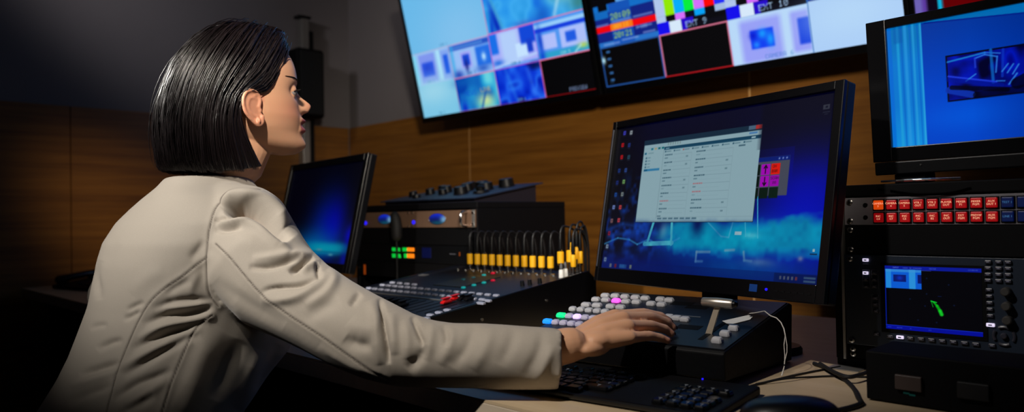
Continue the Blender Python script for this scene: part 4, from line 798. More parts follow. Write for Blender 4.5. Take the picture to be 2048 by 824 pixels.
for k in range(K_):
    t = k/(K_-1); U = u0+(11*ln-u0)*t; ti = np.clip(T0+drift*t+.10*np.sin(T0*5.1+t*2.2)*t, 0, 12); P = hair_surface(ti, np.clip(U, 0, 11))
    dn = P-np.stack([np.full(NS, -.03), np.zeros(NS), np.minimum(P[:, 2], .06)], 1); dn /= np.linalg.norm(dn, axis=1)[:, None]
    off = layer+(clump[(ti/12*2590).astype(int)]-.55)*.0062*np.clip(U/5, .05, 1)+(cl2[(ti/12*2590).astype(int)]-.5)*.004*np.clip(U/5, .05, 1)+amp*np.sin(ph1+t*5)
    P = P+dn*off[:, None]; P[:, 2] += np.where(U > 10.5, .0, 0); Vv[:, k] = P
Wv = to_world(Vv.reshape(-1, 3)).reshape(NS, K_, 3)
tg_ = np.gradient(Wv, axis=1); tg_ /= np.linalg.norm(tg_, axis=2)[..., None]+1e-9; cen_w = hw_(-.03, 0, 0); o1 = Wv-cen_w; o1[..., 2] = 0; a1 = np.cross(tg_, o1); a1 /= np.linalg.norm(a1, axis=2)[..., None]+1e-9; a2 = np.cross(tg_, a1)
rad = (.00055+.0004*RNG.random(NS))[:, None]*np.concatenate([np.linspace(1, 1, K_-4), [.85, .65, .4, .12]])[None]
ring = np.stack([Wv+rad[..., None]*(a1*math.cos(2*PI*j/3)+a2*math.sin(2*PI*j/3)) for j in range(3)], 2)    # NS,K,3,3
vid = np.arange(NS*K_*3).reshape(NS, K_, 3); q1 = []
for j in range(3): q1.append(np.stack([vid[:, :-1, j], vid[:, 1:, j], vid[:, 1:, (j+1) % 3], vid[:, :-1, (j+1) % 3]], -1).reshape(-1, 4))
F4 = np.concatenate(q1); me = bpy.data.meshes.new('hair_strands'); V_ = ring.reshape(-1, 3); me.vertices.add(len(V_)); me.vertices.foreach_set('co', V_.ravel()); me.loops.add(F4.size); me.loops.foreach_set('vertex_index', F4.ravel().astype(np.int32)); me.polygons.add(len(F4)); me.polygons.foreach_set('loop_start', (np.arange(len(F4))*4).astype(np.int32)); me.materials.append(HAIR); me.update(calc_edges=True); me.polygons.foreach_set('use_smooth', [True]*len(F4))
hs_ = bpy.data.objects.new('hair_strands', me); COL.objects.link(hs_); hs_.parent = person; hs_['kind'] = 'stuff'
# ---------------------------------------------------------------- jacket
jk = MB()
TR = [(.56, -1.33, .405, .185, .150), (.62, -1.33, .412, .182, .148), (.686, -1.33, .431, .182, .1475), (.741, -1.33, .471, .184, .153), (.777, -1.33, .4975, .184, .163), (.81, -1.33, .512, .184, .166), (.86, -1.33, .527, .184, .164), (.93, -1.33, .531, .185, .153), (.966, -1.33, .533, .188, .143), (1.0, -1.33, .536, .182, .124), (1.025, -1.33, .54, .160, .105), (1.045, -1.325, .54, .125, .09), (1.062, -1.322, .542, .085, .077), (1.078, -1.320, .545, .066, .068)]
jk.loft(ell_rings([((x, y_, z), (a, 0, 0), (0, b, 0)) for z, x, y_, a, b in TR], 56, 2.5))
RS = at_d(497, 452, 1.235); LS = np.array([-1.47, .51, .985])
jk.tube([(-1.33, .53, 1.0), (RS+np.array([-1.33, .53, 1.0]))/2+(0, 0, .006), RS], [.064, .066, .0665], 28, roundends=True)
jk.tube([(-1.33, .53, 1.0), (LS+np.array([-1.33, .53, 1.0]))/2+(0, 0, .006), LS], [.064, .060, .056], 28, roundends=True)
jk.tube([at_d(a, b, c) for a, b, c, r in slv], [r for *_, r in slv], 36)
jk.tube([LS, LS*.5+ELL*.5, ELL, ELL*.6+WRL*.4, WRL*.9+ELL*.1], [.054, .050, .046, .044, .038], 28)
JM = bpy.data.materials.new('beige_jacket_cloth'); JM.use_nodes = True
n = JM.node_tree.nodes; l = JM.node_tree.links; b = n['Principled BSDF']; b.inputs['Roughness'].default_value = .72; b.inputs['Sheen Weight'].default_value = .15; b.inputs['Sheen Roughness'].default_value = .5; b.inputs['Specular IOR Level'].default_value = .25
at_ = n.new('ShaderNodeAttribute'); at_.attribute_name = 'stitch'; tc = n.new('ShaderNodeTexCoord'); t = n.new('ShaderNodeTexNoise'); t.inputs['Scale'].default_value = 900; t.inputs['Detail'].default_value = 2
l.new(tc.outputs['Object'], t.inputs['Vector']); mx = n.new('ShaderNodeMix'); mx.data_type = 'RGBA'; mx.inputs[6].default_value = (*srgb((164, 155, 143)), 1); mx.inputs[7].default_value = (*srgb((180, 170, 157)), 1); l.new(t.outputs['Fac'], mx.inputs[0])
m2 = n.new('ShaderNodeMix'); m2.data_type = 'RGBA'; m2.inputs[7].default_value = (*srgb((70, 60, 52)), 1); l.new(at_.outputs['Fac'], m2.inputs[0]); l.new(mx.outputs[2], m2.inputs[6]); l.new(m2.outputs[2], b.inputs['Base Color'])
bp = n.new('ShaderNodeBump'); bp.inputs['Strength'].default_value = .12; bp.inputs['Distance'].default_value = .0006; l.new(t.outputs['Fac'], bp.inputs['Height']); l.new(bp.outputs['Normal'], b.inputs['Normal'])
jacket = jk.build('jacket', JM, person, smooth=True)
remesh(jacket, .0046, 5, .5)
sb = jacket.modifiers.new('u', 'SUBSURF'); sb.levels = 1; dg = bpy.context.evaluated_depsgraph_get(); m_ = bpy.data.meshes.new_from_object(jacket.evaluated_get(dg)); jacket.modifiers.clear(); jacket.data = m_
me = jacket.data; C0 = coords(me); N0 = normals(me); PX, PY = proj(C0); vd = C0-CC; vd /= np.linalg.norm(vd, axis=1)[:, None]; face = np.clip(-(N0*vd).sum(1)*3+.25, 0, 1)
def fold(pts, depth, sig, asym=0, seam=False, taper=.25, nsig=None):
    """crease (depth<0) or ridge (depth>0) following a surveyed line; depth in metres, width in survey pixels"""
    P = np.array(pts, float)
    if len(P) > 2:
        Q = []
        for i in range(len(P)-1):
            a = [P[max(i-1, 0)], P[i], P[i+1], P[min(i+2, len(P)-1)]]
            for t in np.linspace(0, 1, 6, endpoint=False): Q.append(.5*((2*a[1])+(-a[0]+a[2])*t+(2*a[0]-5*a[1]+4*a[2]-a[3])*t*t+(-a[0]+3*a[1]-3*a[2]+a[3])*t**3))
        Q.append(P[-1]); P = np.array(Q)
    x0, y0 = P.min(0)-4*sig-6; x1, y1 = P.max(0)+4*sig+6
    m = np.where((PX > x0) & (PX < x1) & (PY > y0) & (PY < y1) & (face > 0))[0]
    if not len(m): return None, None
    X = np.stack([PX[m], PY[m]], 1); best = np.full(len(m), 1e9); ts = np.zeros(len(m)); sd = np.zeros(len(m))
    seg = np.linalg.norm(np.diff(P, axis=0), axis=1); L = np.concatenate([[0], np.cumsum(seg)]); 
    for i in range(len(P)-1):
        d = P[i+1]-P[i]; k = np.clip(((X-P[i])@d)/(d@d+1e-9), 0, 1); v = X-P[i]-k[:, None]*d; r = np.hypot(*v.T); u = r < best
        best[u] = r[u]; ts[u] = (L[i]+k[u]*seg[i])/L[-1]; sd[u] = (d[0]*v[u, 1]-d[1]*v[u, 0])/(np.linalg.norm(d)+1e-9)
    tp = np.clip(np.minimum(ts, 1-ts)/taper, 0, 1)**.7 if taper else 1
    s_ = sig*(1+asym*np.tanh(sd/sig)); g = np.exp(-(best/s_)**2)
    return m, g*tp*face[m]*depth
disp = np.zeros(len(C0)); stitch = np.zeros(len(C0))
def F(pts, depth, sig, asym=0, taper=.25):
    m, g = fold(pts, depth, sig, asym, taper=taper)
    if m is not None: disp[m] += g
def SEAM(pts):
    m, g = fold(pts, -.0014, 2.2, taper=0)
    if m is not None: disp[m] += g
    m, g = fold(pts, 1.0, 1.5, taper=0)
    if m is not None: stitch[m] = np.maximum(stitch[m], g)
    m, g = fold(pts, .0012, 9, taper=0)
    if m is not None: disp[m] += g
def F_(pts, depth, sig, asym=0, taper=.3):
    back = np.mean([p[0] for p in pts]) < 415; lim = .00083*sig
    d = depth*(.85 if back else 1.0); d = math.copysign(min(abs(d), lim*(.95 if back else 1.8)), d)
    F(pts, d, sig*1.08, asym, taper)
# seams
SEAM([(520, 381), (485, 384), (455, 393), (434, 412), (423, 440), (416, 480), (413.5, 530), (416, 575), (424, 597), (437, 612)])
SEAM([(414, 515), (392, 531), (365, 553), (330, 577), (302, 603), (278, 640), (255, 690), (234, 745), (219, 800), (212, 830)])
SEAM([(425, 630), (403, 645), (383, 672), (362, 718), (343, 765), (322, 830)])
SEAM([(432, 488), (460, 515), (495, 557), (525, 590), (575, 628), (640, 670), (700, 713), (745, 742), (778, 758)])
# shoulder cap, folds and sleeve
F([(440, 405), (475, 393), (520, 398), (553, 420), (574, 450)], .013, 11, taper=.15)
F([(450, 428), (468, 418), (500, 417), (530, 432), (556, 456), (576, 482)], -.016, 15, taper=.1)
F([(452, 424), (470, 413), (502, 412), (533, 428), (558, 452), (577, 480)], -.034, 7, taper=.1)
F([(438, 440), (475, 440), (512, 452), (545, 478), (582, 505)], .008, 10, taper=.2)
F_([(428, 440), (450, 438), (480, 436), (495, 432)], -.009, 4.5)
F_([(432, 448), (460, 447), (500, 441)], .004, 5)
F_([(430, 460), (452, 460), (485, 452)], -.007, 5.5)
F_([(470, 480), (530, 490), (580, 505)], .003, 16)
F_([(497, 534), (535, 533), (570, 524), (605, 512)], -.009, 5.5, taper=.3)
F_([(505, 517), (550, 514), (600, 508), (625, 512)], .0055, 7)
F([(579, 546), (596, 532), (612, 522), (628, 518)], -.013, 6.5, taper=.35)
F_([(600, 545), (625, 530), (640, 530)], .006, 7)
F_([(522, 586), (540, 578), (565, 574), (600, 570), (640, 556)], -.009, 5, taper=.3)
F_([(520, 598), (560, 600), (600, 592), (640, 568), (655, 545)], .007, 9)
F_([(632, 522), (636, 545), (640, 562)], -.008, 4)
F_([(658, 537), (668, 560), (650, 590), (610, 612)], .006, 9)
F_([(700, 612), (712, 596), (722, 585)], -.005, 6)
F_([(610, 640), (640, 620), (680, 600)], -.003, 12)
F_([(432, 560), (470, 590), (520, 622), (570, 650)], -.003, 12)
F_([(690, 675), (715, 690), (745, 690)], -.006, 12)
F_([(640, 690), (700, 730), (760, 752)], .003, 8)
F([(759, 596), (765, 625), (770, 665), (774, 700), (778, 728)], -.010, 4.6, taper=.2)
F_([(740, 600), (752, 640), (756, 690), (762, 730)], .0055, 9)
F_([(783, 625), (787, 670), (790, 710)], .005, 9)
F([(824, 632), (833, 652), (842, 678), (847, 692)], -.008, 5)
F_([(810, 640), (816, 680), (815, 720)], .004, 9)
F_([(850, 690), (838, 715), (815, 740)], -.006, 10)
F_([(866, 645), (860, 690), (850, 720)], .004, 9)
F_([(885, 648), (893, 670), (892, 695)], -.004, 6)
F_([(905, 655), (900, 690), (880, 730)], .0035, 10)
F_([(950, 650), (935, 690), (905, 735)], -.004, 11)
F_([(985, 655), (970, 700), (945, 740)], .003, 12)
F_([(1030, 655), (1020, 690), (1000, 730)], -.003, 12)
F_([(1085, 660), (1078, 700), (1050, 755)], -.003, 10)
F_([(1108, 690), (1085, 740), (1070, 765)], .004, 9)
F_([(1118, 660), (1129, 690), (1126, 720), (1116, 755)], .0022, 5, taper=.05)
F_([(700, 640), (720, 655), (760, 660)], .003, 14)
# back folds drawn from the armpit
F_([(425, 602), (385, 600), (345, 604), (305, 618)], -.006, 7)
F([(428, 612), (380, 626), (330, 632), (285, 650)], -.010, 8.5, taper=.4)
F_([(425, 606), (375, 613), (325, 617)], .005, 6)
F_([(430, 628), (380, 645), (325, 655), (275, 680)], .006, 8)
F([(415, 640), (370, 655), (320, 672), (262, 700)], -.010, 9, taper=.4)
F_([(290, 605), (270, 612), (252, 622)], -.004, 5)
F_([(282, 622), (262, 632), (246, 640)], -.005, 5)
F_([(385, 680), (340, 690), (300, 705), (235, 740)], .005, 9)
F_([(400, 668), (350, 690), (305, 715), (245, 752)], -.008, 8)
F_([(245, 680), (220, 686), (195, 700)], -.006, 6)
F_([(240, 725), (200, 738), (160, 752)], -.007, 7)
F_([(235, 742), (190, 758), (140, 775)], .004, 8)
F_([(345, 740), (310, 755), (270, 770), (225, 800)], -.007, 8)
F_([(225, 770), (185, 785), (135, 806)], -.006, 8)
F_([(335, 760), (290, 790), (250, 815)], .004, 9)
F_([(310, 790), (270, 812), (235, 830)], -.005, 8)
F_([(215, 650), (195, 652), (182, 660)], -.003, 5)
F_([(380, 560), (350, 575), (330, 590)], -.003, 8)
F_([(330, 540), (290, 560), (265, 590)], .002, 14)
F_([(410, 480), (396, 500), (380, 520)], -.003, 8)
F_([(400, 540), (385, 570), (380, 590)], .002, 8)
F_([(440, 655), (410, 700), (385, 760), (370, 824)], .005, 22)
F_([(480, 680), (455, 740), (430, 800)], -.004, 14)
F_([(520, 700), (500, 760), (480, 820)], .005, 14)
F_([(560, 690), (540, 735), (510, 780)], -.004, 9)
F_([(232, 470), (222, 500), (205, 530)], -.0015, 10)
F_([(200, 520), (192, 545), (196, 575), (200, 600)], -.005, 7)
F_([(330, 352), (322, 372), (300, 395)], .002, 8)
disp = np.maximum(disp, -.044)
cn = (np.sin(C0[:, 0]*38+C0[:, 2]*24)*np.sin(C0[:, 1]*31-C0[:, 2]*19))*.0010
C1 = C0+N0*(disp+cn)[:, None]
setco(me, C1)
sa = me.attributes.new('stitch', 'FLOAT', 'POINT'); sa.data.foreach_set('value', np.clip(stitch, 0, 1)*.85)
me.materials.clear(); me.materials.append(JM); me.polygons.foreach_set('use_smooth', [True]*len(me.polygons))
mb = MB(); cfp = [at_d(1121, 717.5, 1.072), at_d(1124, 717.5, 1.072)]
# trousers and shoes
TM = mat('black_trouser_cloth', (16, 16, 20), .85)
for s_ in (-1, 1): pass
tr = MB(); tr.loft(ell_rings([((-1.33, .41, .455), (.12, 0, 0), (0, .10, 0)), ((-1.33, .41, .49), (.175, 0, 0), (0, .14, 0)), ((-1.33, .41, .56), (.168, 0, 0), (0, .135, 0)), ((-1.33, .415, .64), (.15, 0, 0), (0, .12, 0))], 40, 2.4))
for s_ in (-1, 1):
    x_ = -1.33+s_*.09
    tr.tube([(x_, .44, .55), (x_+s_*.02, .62, .545), (x_+s_*.03, .88, .53)], [.088, .083, .068], 24, roundends=True); tr.tube([(x_+s_*.03, .88, .53), (x_+s_*.03, .92, .35), (x_+s_*.03, .90, .11)], [.066, .064, .055], 24)
tro = tr.build('trousers', TM, person, smooth=True); remesh(tro, .008, 3)
for s_ in (-1, 1):
    x_ = -1.33+s_*.125; sh = MB(); sh.loft(ell_rings([((x_, .84, .03), (.03, 0, 0), (0, 0, .028)), ((x_, .90, .045), (.040, 0, 0), (0, 0, .044)), ((x_+s_*.004, 1.0, .038), (.044, 0, 0), (0, 0, .037)), ((x_+s_*.006, 1.08, .028), (.034, 0, 0), (0, 0, .027))], 24, 2.3)).build('shoe', GLOSS, person, smooth=True)
# ---------------------------------------------------------------- office chair
ch = thing('office_chair', 'dark swivel office chair the woman sits on', 'chair', Matrix.Translation((-1.33, .40, 0)))
MB().box(-.23, .23, -.20, .24, .385, .448).build('seat', mat('dark_chair_fabric', (20, 20, 24), .9), ch, bevel=.02, seg=3)
MB().prismx([(-.26, .40), (-.22, .40), (-.245, .62), (-.285, .62)], -.19, .19).build('backrest', mat('dark_chair_fabric', (20, 20, 24), .9), ch, bevel=.012, seg=3)
MB().cyl((0, 0, .10), (0, 0, .385), .028).build('gas_column', BLK2, ch)
for k in range(5):
    a = 2*PI*k/5+.3; c_, s_ = math.cos(a), math.sin(a); MB().tube([(0, 0, .11), (c_*.28, s_*.28, .075)], [.028, .018], 10).build('base_leg', BLK2, ch)
    MB().tube([(c_*.29-s_*.018, s_*.29+c_*.018, .028), (c_*.29+s_*.018, s_*.29-c_*.018, .028)], .027, 18).build('castor', RUBBER, ch)
# ---------------------------------------------------------------- audio mixing console
MXR, MXL, MY0, MY1 = -1.116, -1.575, .861, 1.335
zf = at_x(850, 640, MXR)[2]-.000; zb = .868
MC = ((MXR+MXL)/2, MY0, DZ); mixer = thing('mixing_console', 'dark digital audio mixing desk with red fader caps beyond the person\'s forearm', 'mixing desk', Matrix.Translation(MC))
hw = (MXR-MXL)/2; f0, b0 = zf-DZ, zb-DZ; dd = MY1-MY0
MB().prismx([(0, .008), (dd+.02, .008), (dd+.025, b0*.8), (dd, b0-.0005), (.004, f0-.0005), (0, f0-.006)], -hw+.006, hw-.006).build('body', CASEB, mixer, bevel=.002)
for s_ in (-1, 1):
    x0 = s_*hw; MB().prismx([(-.004, .004), (dd+.03, .004), (dd+.03, b0*.85), (dd+.002, b0+.004), (0, f0+.003), (-.004, f0-.004)], min(x0, x0-s_*.008), max(x0, x0-s_*.008)).build('side_panel', GLOSS, mixer, bevel=.002)
for x_, z_ in ((.30, .55), (.7, .8)):
    MB().cyl((hw, dd*x_, b0*z_*.7), (hw+.002, dd*x_, b0*z_*.7), .003).build('side_screw', STEEL, mixer)
xp = Surf((MXL, MY0, zf), (1, 0, 0), (0, dd, b0-f0)); MI = Matrix.Translation(MC).inverted(); XK = MI @ xp.M() @ Matrix(((1, 0, 0, 0), (0, 0, -1, 0), (0, 1, 0, 0), (0, 0, 0, 1)))
SLp = math.hypot(dd, b0-f0)
MB(XK).box(.009, 2*hw-.009, .003, SLp-.003, -.0004, .0008).build('control_surface', NAVY, mixer)
def xu(x, y_): return xp.uv(x, y_)
def xrow(xa, ya, xb, yb, n_, w, d, m, h=.004, name='button'):
    a_, b_ = xu(xa, ya); a2, b2 = xu(xb, yb); b_ = b2 = (b_+b2)/2
    for k in range(n_):
        t = k/(n_-1) if n_ > 1 else .5; mb = MB(XK); mb.keycap((a_+(a2-a_)*t, b_+(b2-b_)*t, .0008), (w, d, h), .001); mb.build(name, m, mixer, smooth=True, angle=30)
GK = mat('pale_grey_button', (150, 154, 172), .4)
a1_, v1 = xu(1000, 594); a2_, v2 = xu(975, 604)
def urow(u0, u1, v, n_, w, d, m, h=.004):
    for k in range(n_):
        mb = MB(XK); mb.keycap((u0+(u1-u0)*k/max(1, n_-1), v, .0008), (w, d, h), .001); mb.build('button', m, mixer, smooth=True, angle=30)
vA, vB, vC = xu(862, 581)[1], xu(832, 588)[1], xu(812, 594)[1]
urow(.03, 2*hw-.02, vA, 17, .016, .008, GK); urow(.03, 2*hw-.02, vB, 17, .016, .008, GK)
MB(XK).box(.02, 2*hw-.085, vC-.002, vC+.002, .0008, .0026).build('silver_strip', ALU, mixer)
urow(.03, .12, vA+.03, 4, .016, .008, GK)
FV0, FV1 = .035, vC-.014
for k in range(17):
    u_ = .03+k*(2*hw-.05)/16
    MB(XK).box(u_-.0012, u_+.0012, FV0, FV1, .0008, .0014).build('fader_slot', BLK2, mixer)
def fcap(u, v, m):
    mb = MB(XK); mb.loft([[(u+x_*a, v+y_*b, z_) for x_, y_ in ((-1, -1), (1, -1), (1, 1), (-1, 1))] for a, b, z_ in ((.0055, .012, .003), (.006, .0125, .006), (.0045, .004, .0105), (.0055, .011, .0145))]); mb.build('fader_cap', m, mixer, bevel=.0012)
for (x_, y_, m) in ((893, 606, REDP), (911, 600, REDP), (926, 599, BLK), (939, 599, BLK)): a_, b_ = xu(x_, y_+3); fcap(a_, b_, m)
fpos = [.2, .2, .25, .2, .2, .3, .2, .2, .2, .25, .2, .2]
for k in range(12): fcap(.03+k*(2*hw-.05)/16, FV0+.012+fpos[k]*.06, BLK)
for (x_, y_, w_) in ((861, 633, .012), (878, 628, .012), (895, 623, .012), (962, 609, .016), (975, 604, .016), (853, 640, .012)):
    a_, b_ = xu(x_, y_); mb = MB(XK); mb.keycap((a_, b_, .0008), (w_+.006, .009, .004), .001); mb.build('button', GK, mixer, smooth=True, angle=30)
TEAL = glow('teal_lit_button', (20, 160, 160), .55); RDL = glow('red_lit_button', (190, 10, 50), .6); TDIM = glow('dim_teal_button', (10, 80, 90), .3)
for (x_, y_, m) in ((927, 577, TEAL), (948, 572, TEAL), (968, 567, TEAL), (927, 561, TDIM), (947, 557, TDIM), (968, 552, TEAL), (986, 562.5, RDL), (986, 548, RDL)):
    a_, b_ = xu(x_, y_); mb = MB(XK); mb.keycap((a_, b_, .0008), (.010, .008, .0035), .001); mb.build('lit_button', m, mixer, smooth=True, angle=30)
q = [xu(*k) for k in ((862, 572), (915, 578), (940, 549), (893, 545))]; ua_, ub_ = q[0][0], q[1][0]; va_, vb_ = xu(900, 574)[1], xu(910, 549)[1]
MB(XK).box(ua_, ub_, va_, vb_, .0008, .0022).build('lcd_window', glow('dim_olive_lcd', (20, 20, 8), .5), mixer, bevel=.0006)
a_, b_ = xu(848, 551); MB(XK).box(a_-.02, a_+.012, b_-.008, b_+.008, .0008, .002).build('label_strip', ALU, mixer)
for (x_, y_) in ((1045, 572), (1060, 570), (1080, 567)): a_, b_ = xu(x_, y_); MB(XK).cyl((a_, b_, .0008), (a_, b_, .012), .005, .0042, 14).build('rotary_knob', BLK, mixer, smooth=True)
# jacks along the rear edge
py = MY1-.028; n_j = 0
for k in range(13):
    p = at_y(931+k*15.3+k*k*.05, 538+k*.7, py); a_, b_ = xu(931+k*15.3, 540); 
    v_ = (py-MY0)/dd*SLp; u_ = p[0]-MXL
    if .008 < u_ < 2*hw-.008: MB(XK).tube([(u_+.004, v_-.03, .0006), (u_+.004, v_-.03, .0045), (u_+.004, v_-.03, .0046), (u_+.004, v_-.03, .001)], [.0052, .005, .003, .0028], 16).build('jack_socket', CHROME, mixer, smooth=True)
SZ = lambda y_: zf+(zb-zf)*(y_-MY0)/dd
CAB = mat('black_cable_jacket', (14, 14, 18), .5)
def plug(p, tall=1.0, cab=1, lab='', wide=1.0, label='', group=None, stalk=False, cableend=None, lift=0):
    r = thing('audio_plug', label, 'plug', Matrix.Translation(p), group)
    w = .0079*wide
    if lift: MB().tube([(0, 0, -lift), (0, 0, -lift+.004), (0, 0, -lift+.0042), (0, 0, 0)], [.0062, .0062, .0036, .0036], 14).build('jack_nut', CHROME, r, smooth=True)
    MB().tube([(0, 0, 0), (0, 0, .006), (0, 0, .0062), (0, 0, .010)], [.0034, .0034, .0062, .0062], 16).build('metal_tip', CHROME, r, smooth=True)
    MB().tube([(0, 0, .0102), (0, 0, .0115), (0, 0, .036), (0, 0, .038)], [w*.86, w, w, w*.8], 18).build('label_sleeve', YEL, r, smooth=True)
    MB().tube([(0, 0, .0382), (0, 0, .042), (0, 0, .043)], [.0048, .0048, .0036], 16).build('collar', CHROME, r, smooth=True)
    MB().tube([(0, 0, .0432), (0, 0, .046), (0, 0, .070), (0, .001, .082)], [.0044, .0048, .0040, .0028], 14).build('boot', BLK, r, smooth=True)
    if stalk:
        MB().tube([(-.0065, 0, .034), (-.007, 0, .05), (-.006, 0, .066)], .0016, 8).build('yellow_tie', YEL, r, smooth=True)
    if cab:
        ce = cableend or (0, MY1+.016-p[1], -.05)
        pts = [(0, .001, .080), (0, .006, .092), (ce[0]*.2, .016, .096), (ce[0]*.5, ce[1]*.75, .086), (ce[0]*.8, ce[1]*.98, .05), (ce[0], ce[1], 0), (ce[0], ce[1], ce[2])]
        Q = []
        for i in range(len(pts)-1):
            a = [np.array(pts[max(i-1, 0)]), np.array(pts[i]), np.array(pts[i+1]), np.array(pts[min(i+2, len(pts)-1)])]
            for t in np.linspace(0, 1, 5, endpoint=False): Q.append(.5*((2*a[1])+(-a[0]+a[2])*t+(2*a[0]-5*a[1]+4*a[2]-a[3])*t*t+(-a[0]+3*a[1]-3*a[2]+a[3])*t**3))
        Q.append(np.array(pts[-1])); MB().tube(Q, .0024, 8).build('cable', CAB, r, smooth=True)
    return r
row = [940, 955, 969, 984, 999.5, 1015.5, 1032, 1049, 1066, 1083.5, 1101.5]
names = ['leftmost', 'second from the left', 'third from the left', 'fourth from the left', 'fifth from the left', 'middle one', 'fifth from the right', 'fourth from the right', 'third from the right', 'second from the right', 'rightmost']
for k, x_ in enumerate(row):
    p = at_y(x_, 534+k*.95, py); p[2] = SZ(py)+.0012
    plug(p, label='black plug with yellow label, %s of the even row of eleven' % names[k], group='yellow labelled plugs along the rear of the mixing desk')
cl = [(1121.5, 1.288, 'black plug with yellow label just right of the even row of eleven', 0, .016, 1), (1140, 1.298, 'black plug with yellow label in the cluster, behind the left white plug', 0, .018, 1), (1154, 1.318, 'black plug with yellow label in the cluster, farthest back', 0, .022, .8), (1164, 1.296, 'slimmer plug with yellow label and yellow tie, left of the last pair', 1, .008, .8), (1175, 1.320, 'slimmer plug with yellow label and yellow tie, nearest the big monitor', 1, .012, .8)]
for x_, yy, lb, st, lf, wd in cl:
    p = at_y(x_, 536, yy); p[0] = min(p[0], MXR-.011); p[2] = SZ(yy)+.0012+lf
    plug(p, label=lb, group='plugs clustered at the rear right corner of the mixing desk', wide=wd, stalk=bool(st), lift=lf)
for x_, yy, lb in ((1137, 1.258, 'short white plug, left of the two at the mixing desk\'s rear corner'), (1157, 1.272, 'short white plug, right of the two at the mixing desk\'s rear corner')):
    p = at_y(x_, 552, yy); p[0] = min(p[0], MXR-.014); p[2] = SZ(yy)+.0012
    r = thing('audio_plug', lb, 'plug', Matrix.Translation(p), 'short white plugs on the mixing desk')
    MB().tube([(0, 0, 0), (0, 0, .001), (0, 0, .017), (0, 0, .019)], [.0055, .0062, .0055, .004], 14).build('sleeve', WHITE, r, smooth=True)
    MB().tube([(0, 0, .0192), (0, 0, .03), (0, 0, .034)], [.004, .0034, .0015], 12).build('boot', mat('grey_plug_boot', (80, 80, 84), .5), r, smooth=True)
# talkback microphone in front of the silver rack unit
p = at_y(797, 470, 1.345); p[2] = DZ
mic = thing('gooseneck_microphone', 'black gooseneck microphone head standing in front of the silver rack unit', 'microphone', Matrix.Translation((p[0], 1.338, DZ)))
MB().lathe([(.012, 0), (.012, .006), (.006, .012)], 20).build('base', BLK, mic, smooth=True)
hz = at_y(797, 452, 1.338)[2]-DZ
MB().tube([(0, 0, .01), (0, 0, hz-.05), (0, 0, hz)], .0035, 10).build('gooseneck', BLK, mic, smooth=True)
MB().tube([(.001, 0, hz-.03), (0, 0, hz), (-.005, 0, hz+.022), (-.008, 0, hz+.030)], [.017, .017, .016, .014], 18, roundends=True).build('foam_head', RUBBER, mic, smooth=True)
# ---------------------------------------------------------------- equipment case behind the console
CY0, CY1 = 1.36, 1.72; CXR = at_y(954, 403, CY0)[0]; CXL = CXR-.60; CZ = at_y(952, 403, CY0)[2]
ca = thing('equipment_case', 'black boxy rack case behind the mixing desk holding a silver unit', 'equipment rack', Matrix.Translation(((CXL+CXR)/2, CY0, DZ)))
h_ = CZ-DZ; cw = (CXR-CXL)/2
MB().box(-cw, cw, 0, CY1-CY0, h_-.018, h_).build('top_panel', CASEB, ca, bevel=.002)
for s_ in (-1, 1): MB().box(min(s_*cw, s_*(cw-.016)), max(s_*cw, s_*(cw-.016)), 0, CY1-CY0, .003, h_-.018).build('side_panel', CASEB, ca, bevel=.002)
MB().box(-cw+.016, cw-.016, CY1-CY0-.01, CY1-CY0, .003, h_-.018).build('back_panel', CASEB, ca); MB().box(-cw+.016, cw-.016, 0.002, CY1-CY0-.01, .003, .014).build('bottom_panel', CASEB, ca)
for s_ in (-1, 1): MB().box(s_*(cw-.026)-.009, s_*(cw-.026)+.009, .004, .008, .014, h_-.018).build('rack_rail', BLK2, ca)
def cxz(x, y_, yy=CY0): p_ = at_y(x, y_, yy); return p_[0], p_[2]
def unit(name, label, z0, z1, m, depth=.3, cat='rack unit', xl=None, xr=None):
    xl = xl if xl is not None else CXL+.018; xr = xr if xr is not None else CXR-.018
    r = thing(name, label, cat, Matrix.Translation(((xl+xr)/2, CY0-.006, z0))); w = (xr-xl)/2
    MB().box(-w, w, 0, .0045, 0, z1-z0).build('front_panel', m, r, bevel=.0008)
    MB().box(-w+.03, w-.03, .0046, depth, .002, z1-z0-.002).build('chassis', BLK2, r)
    return r, w, (xl+xr)/2
zt, zb_ = cxz(951, 419.5)[1], cxz(951, 454.5)[1]
BRSH = mat('brushed_bronze_panel', (134, 104, 84), .45, .4, noise=.1, scale=60)
r, w, xc = unit('rack_amplifier', 'brushed brown metal rack unit with two blue oval displays and silver handle', zb_, zt, BRSH, xl=CXL+.018, xr=CXR-.002)
uh = zt-zb_
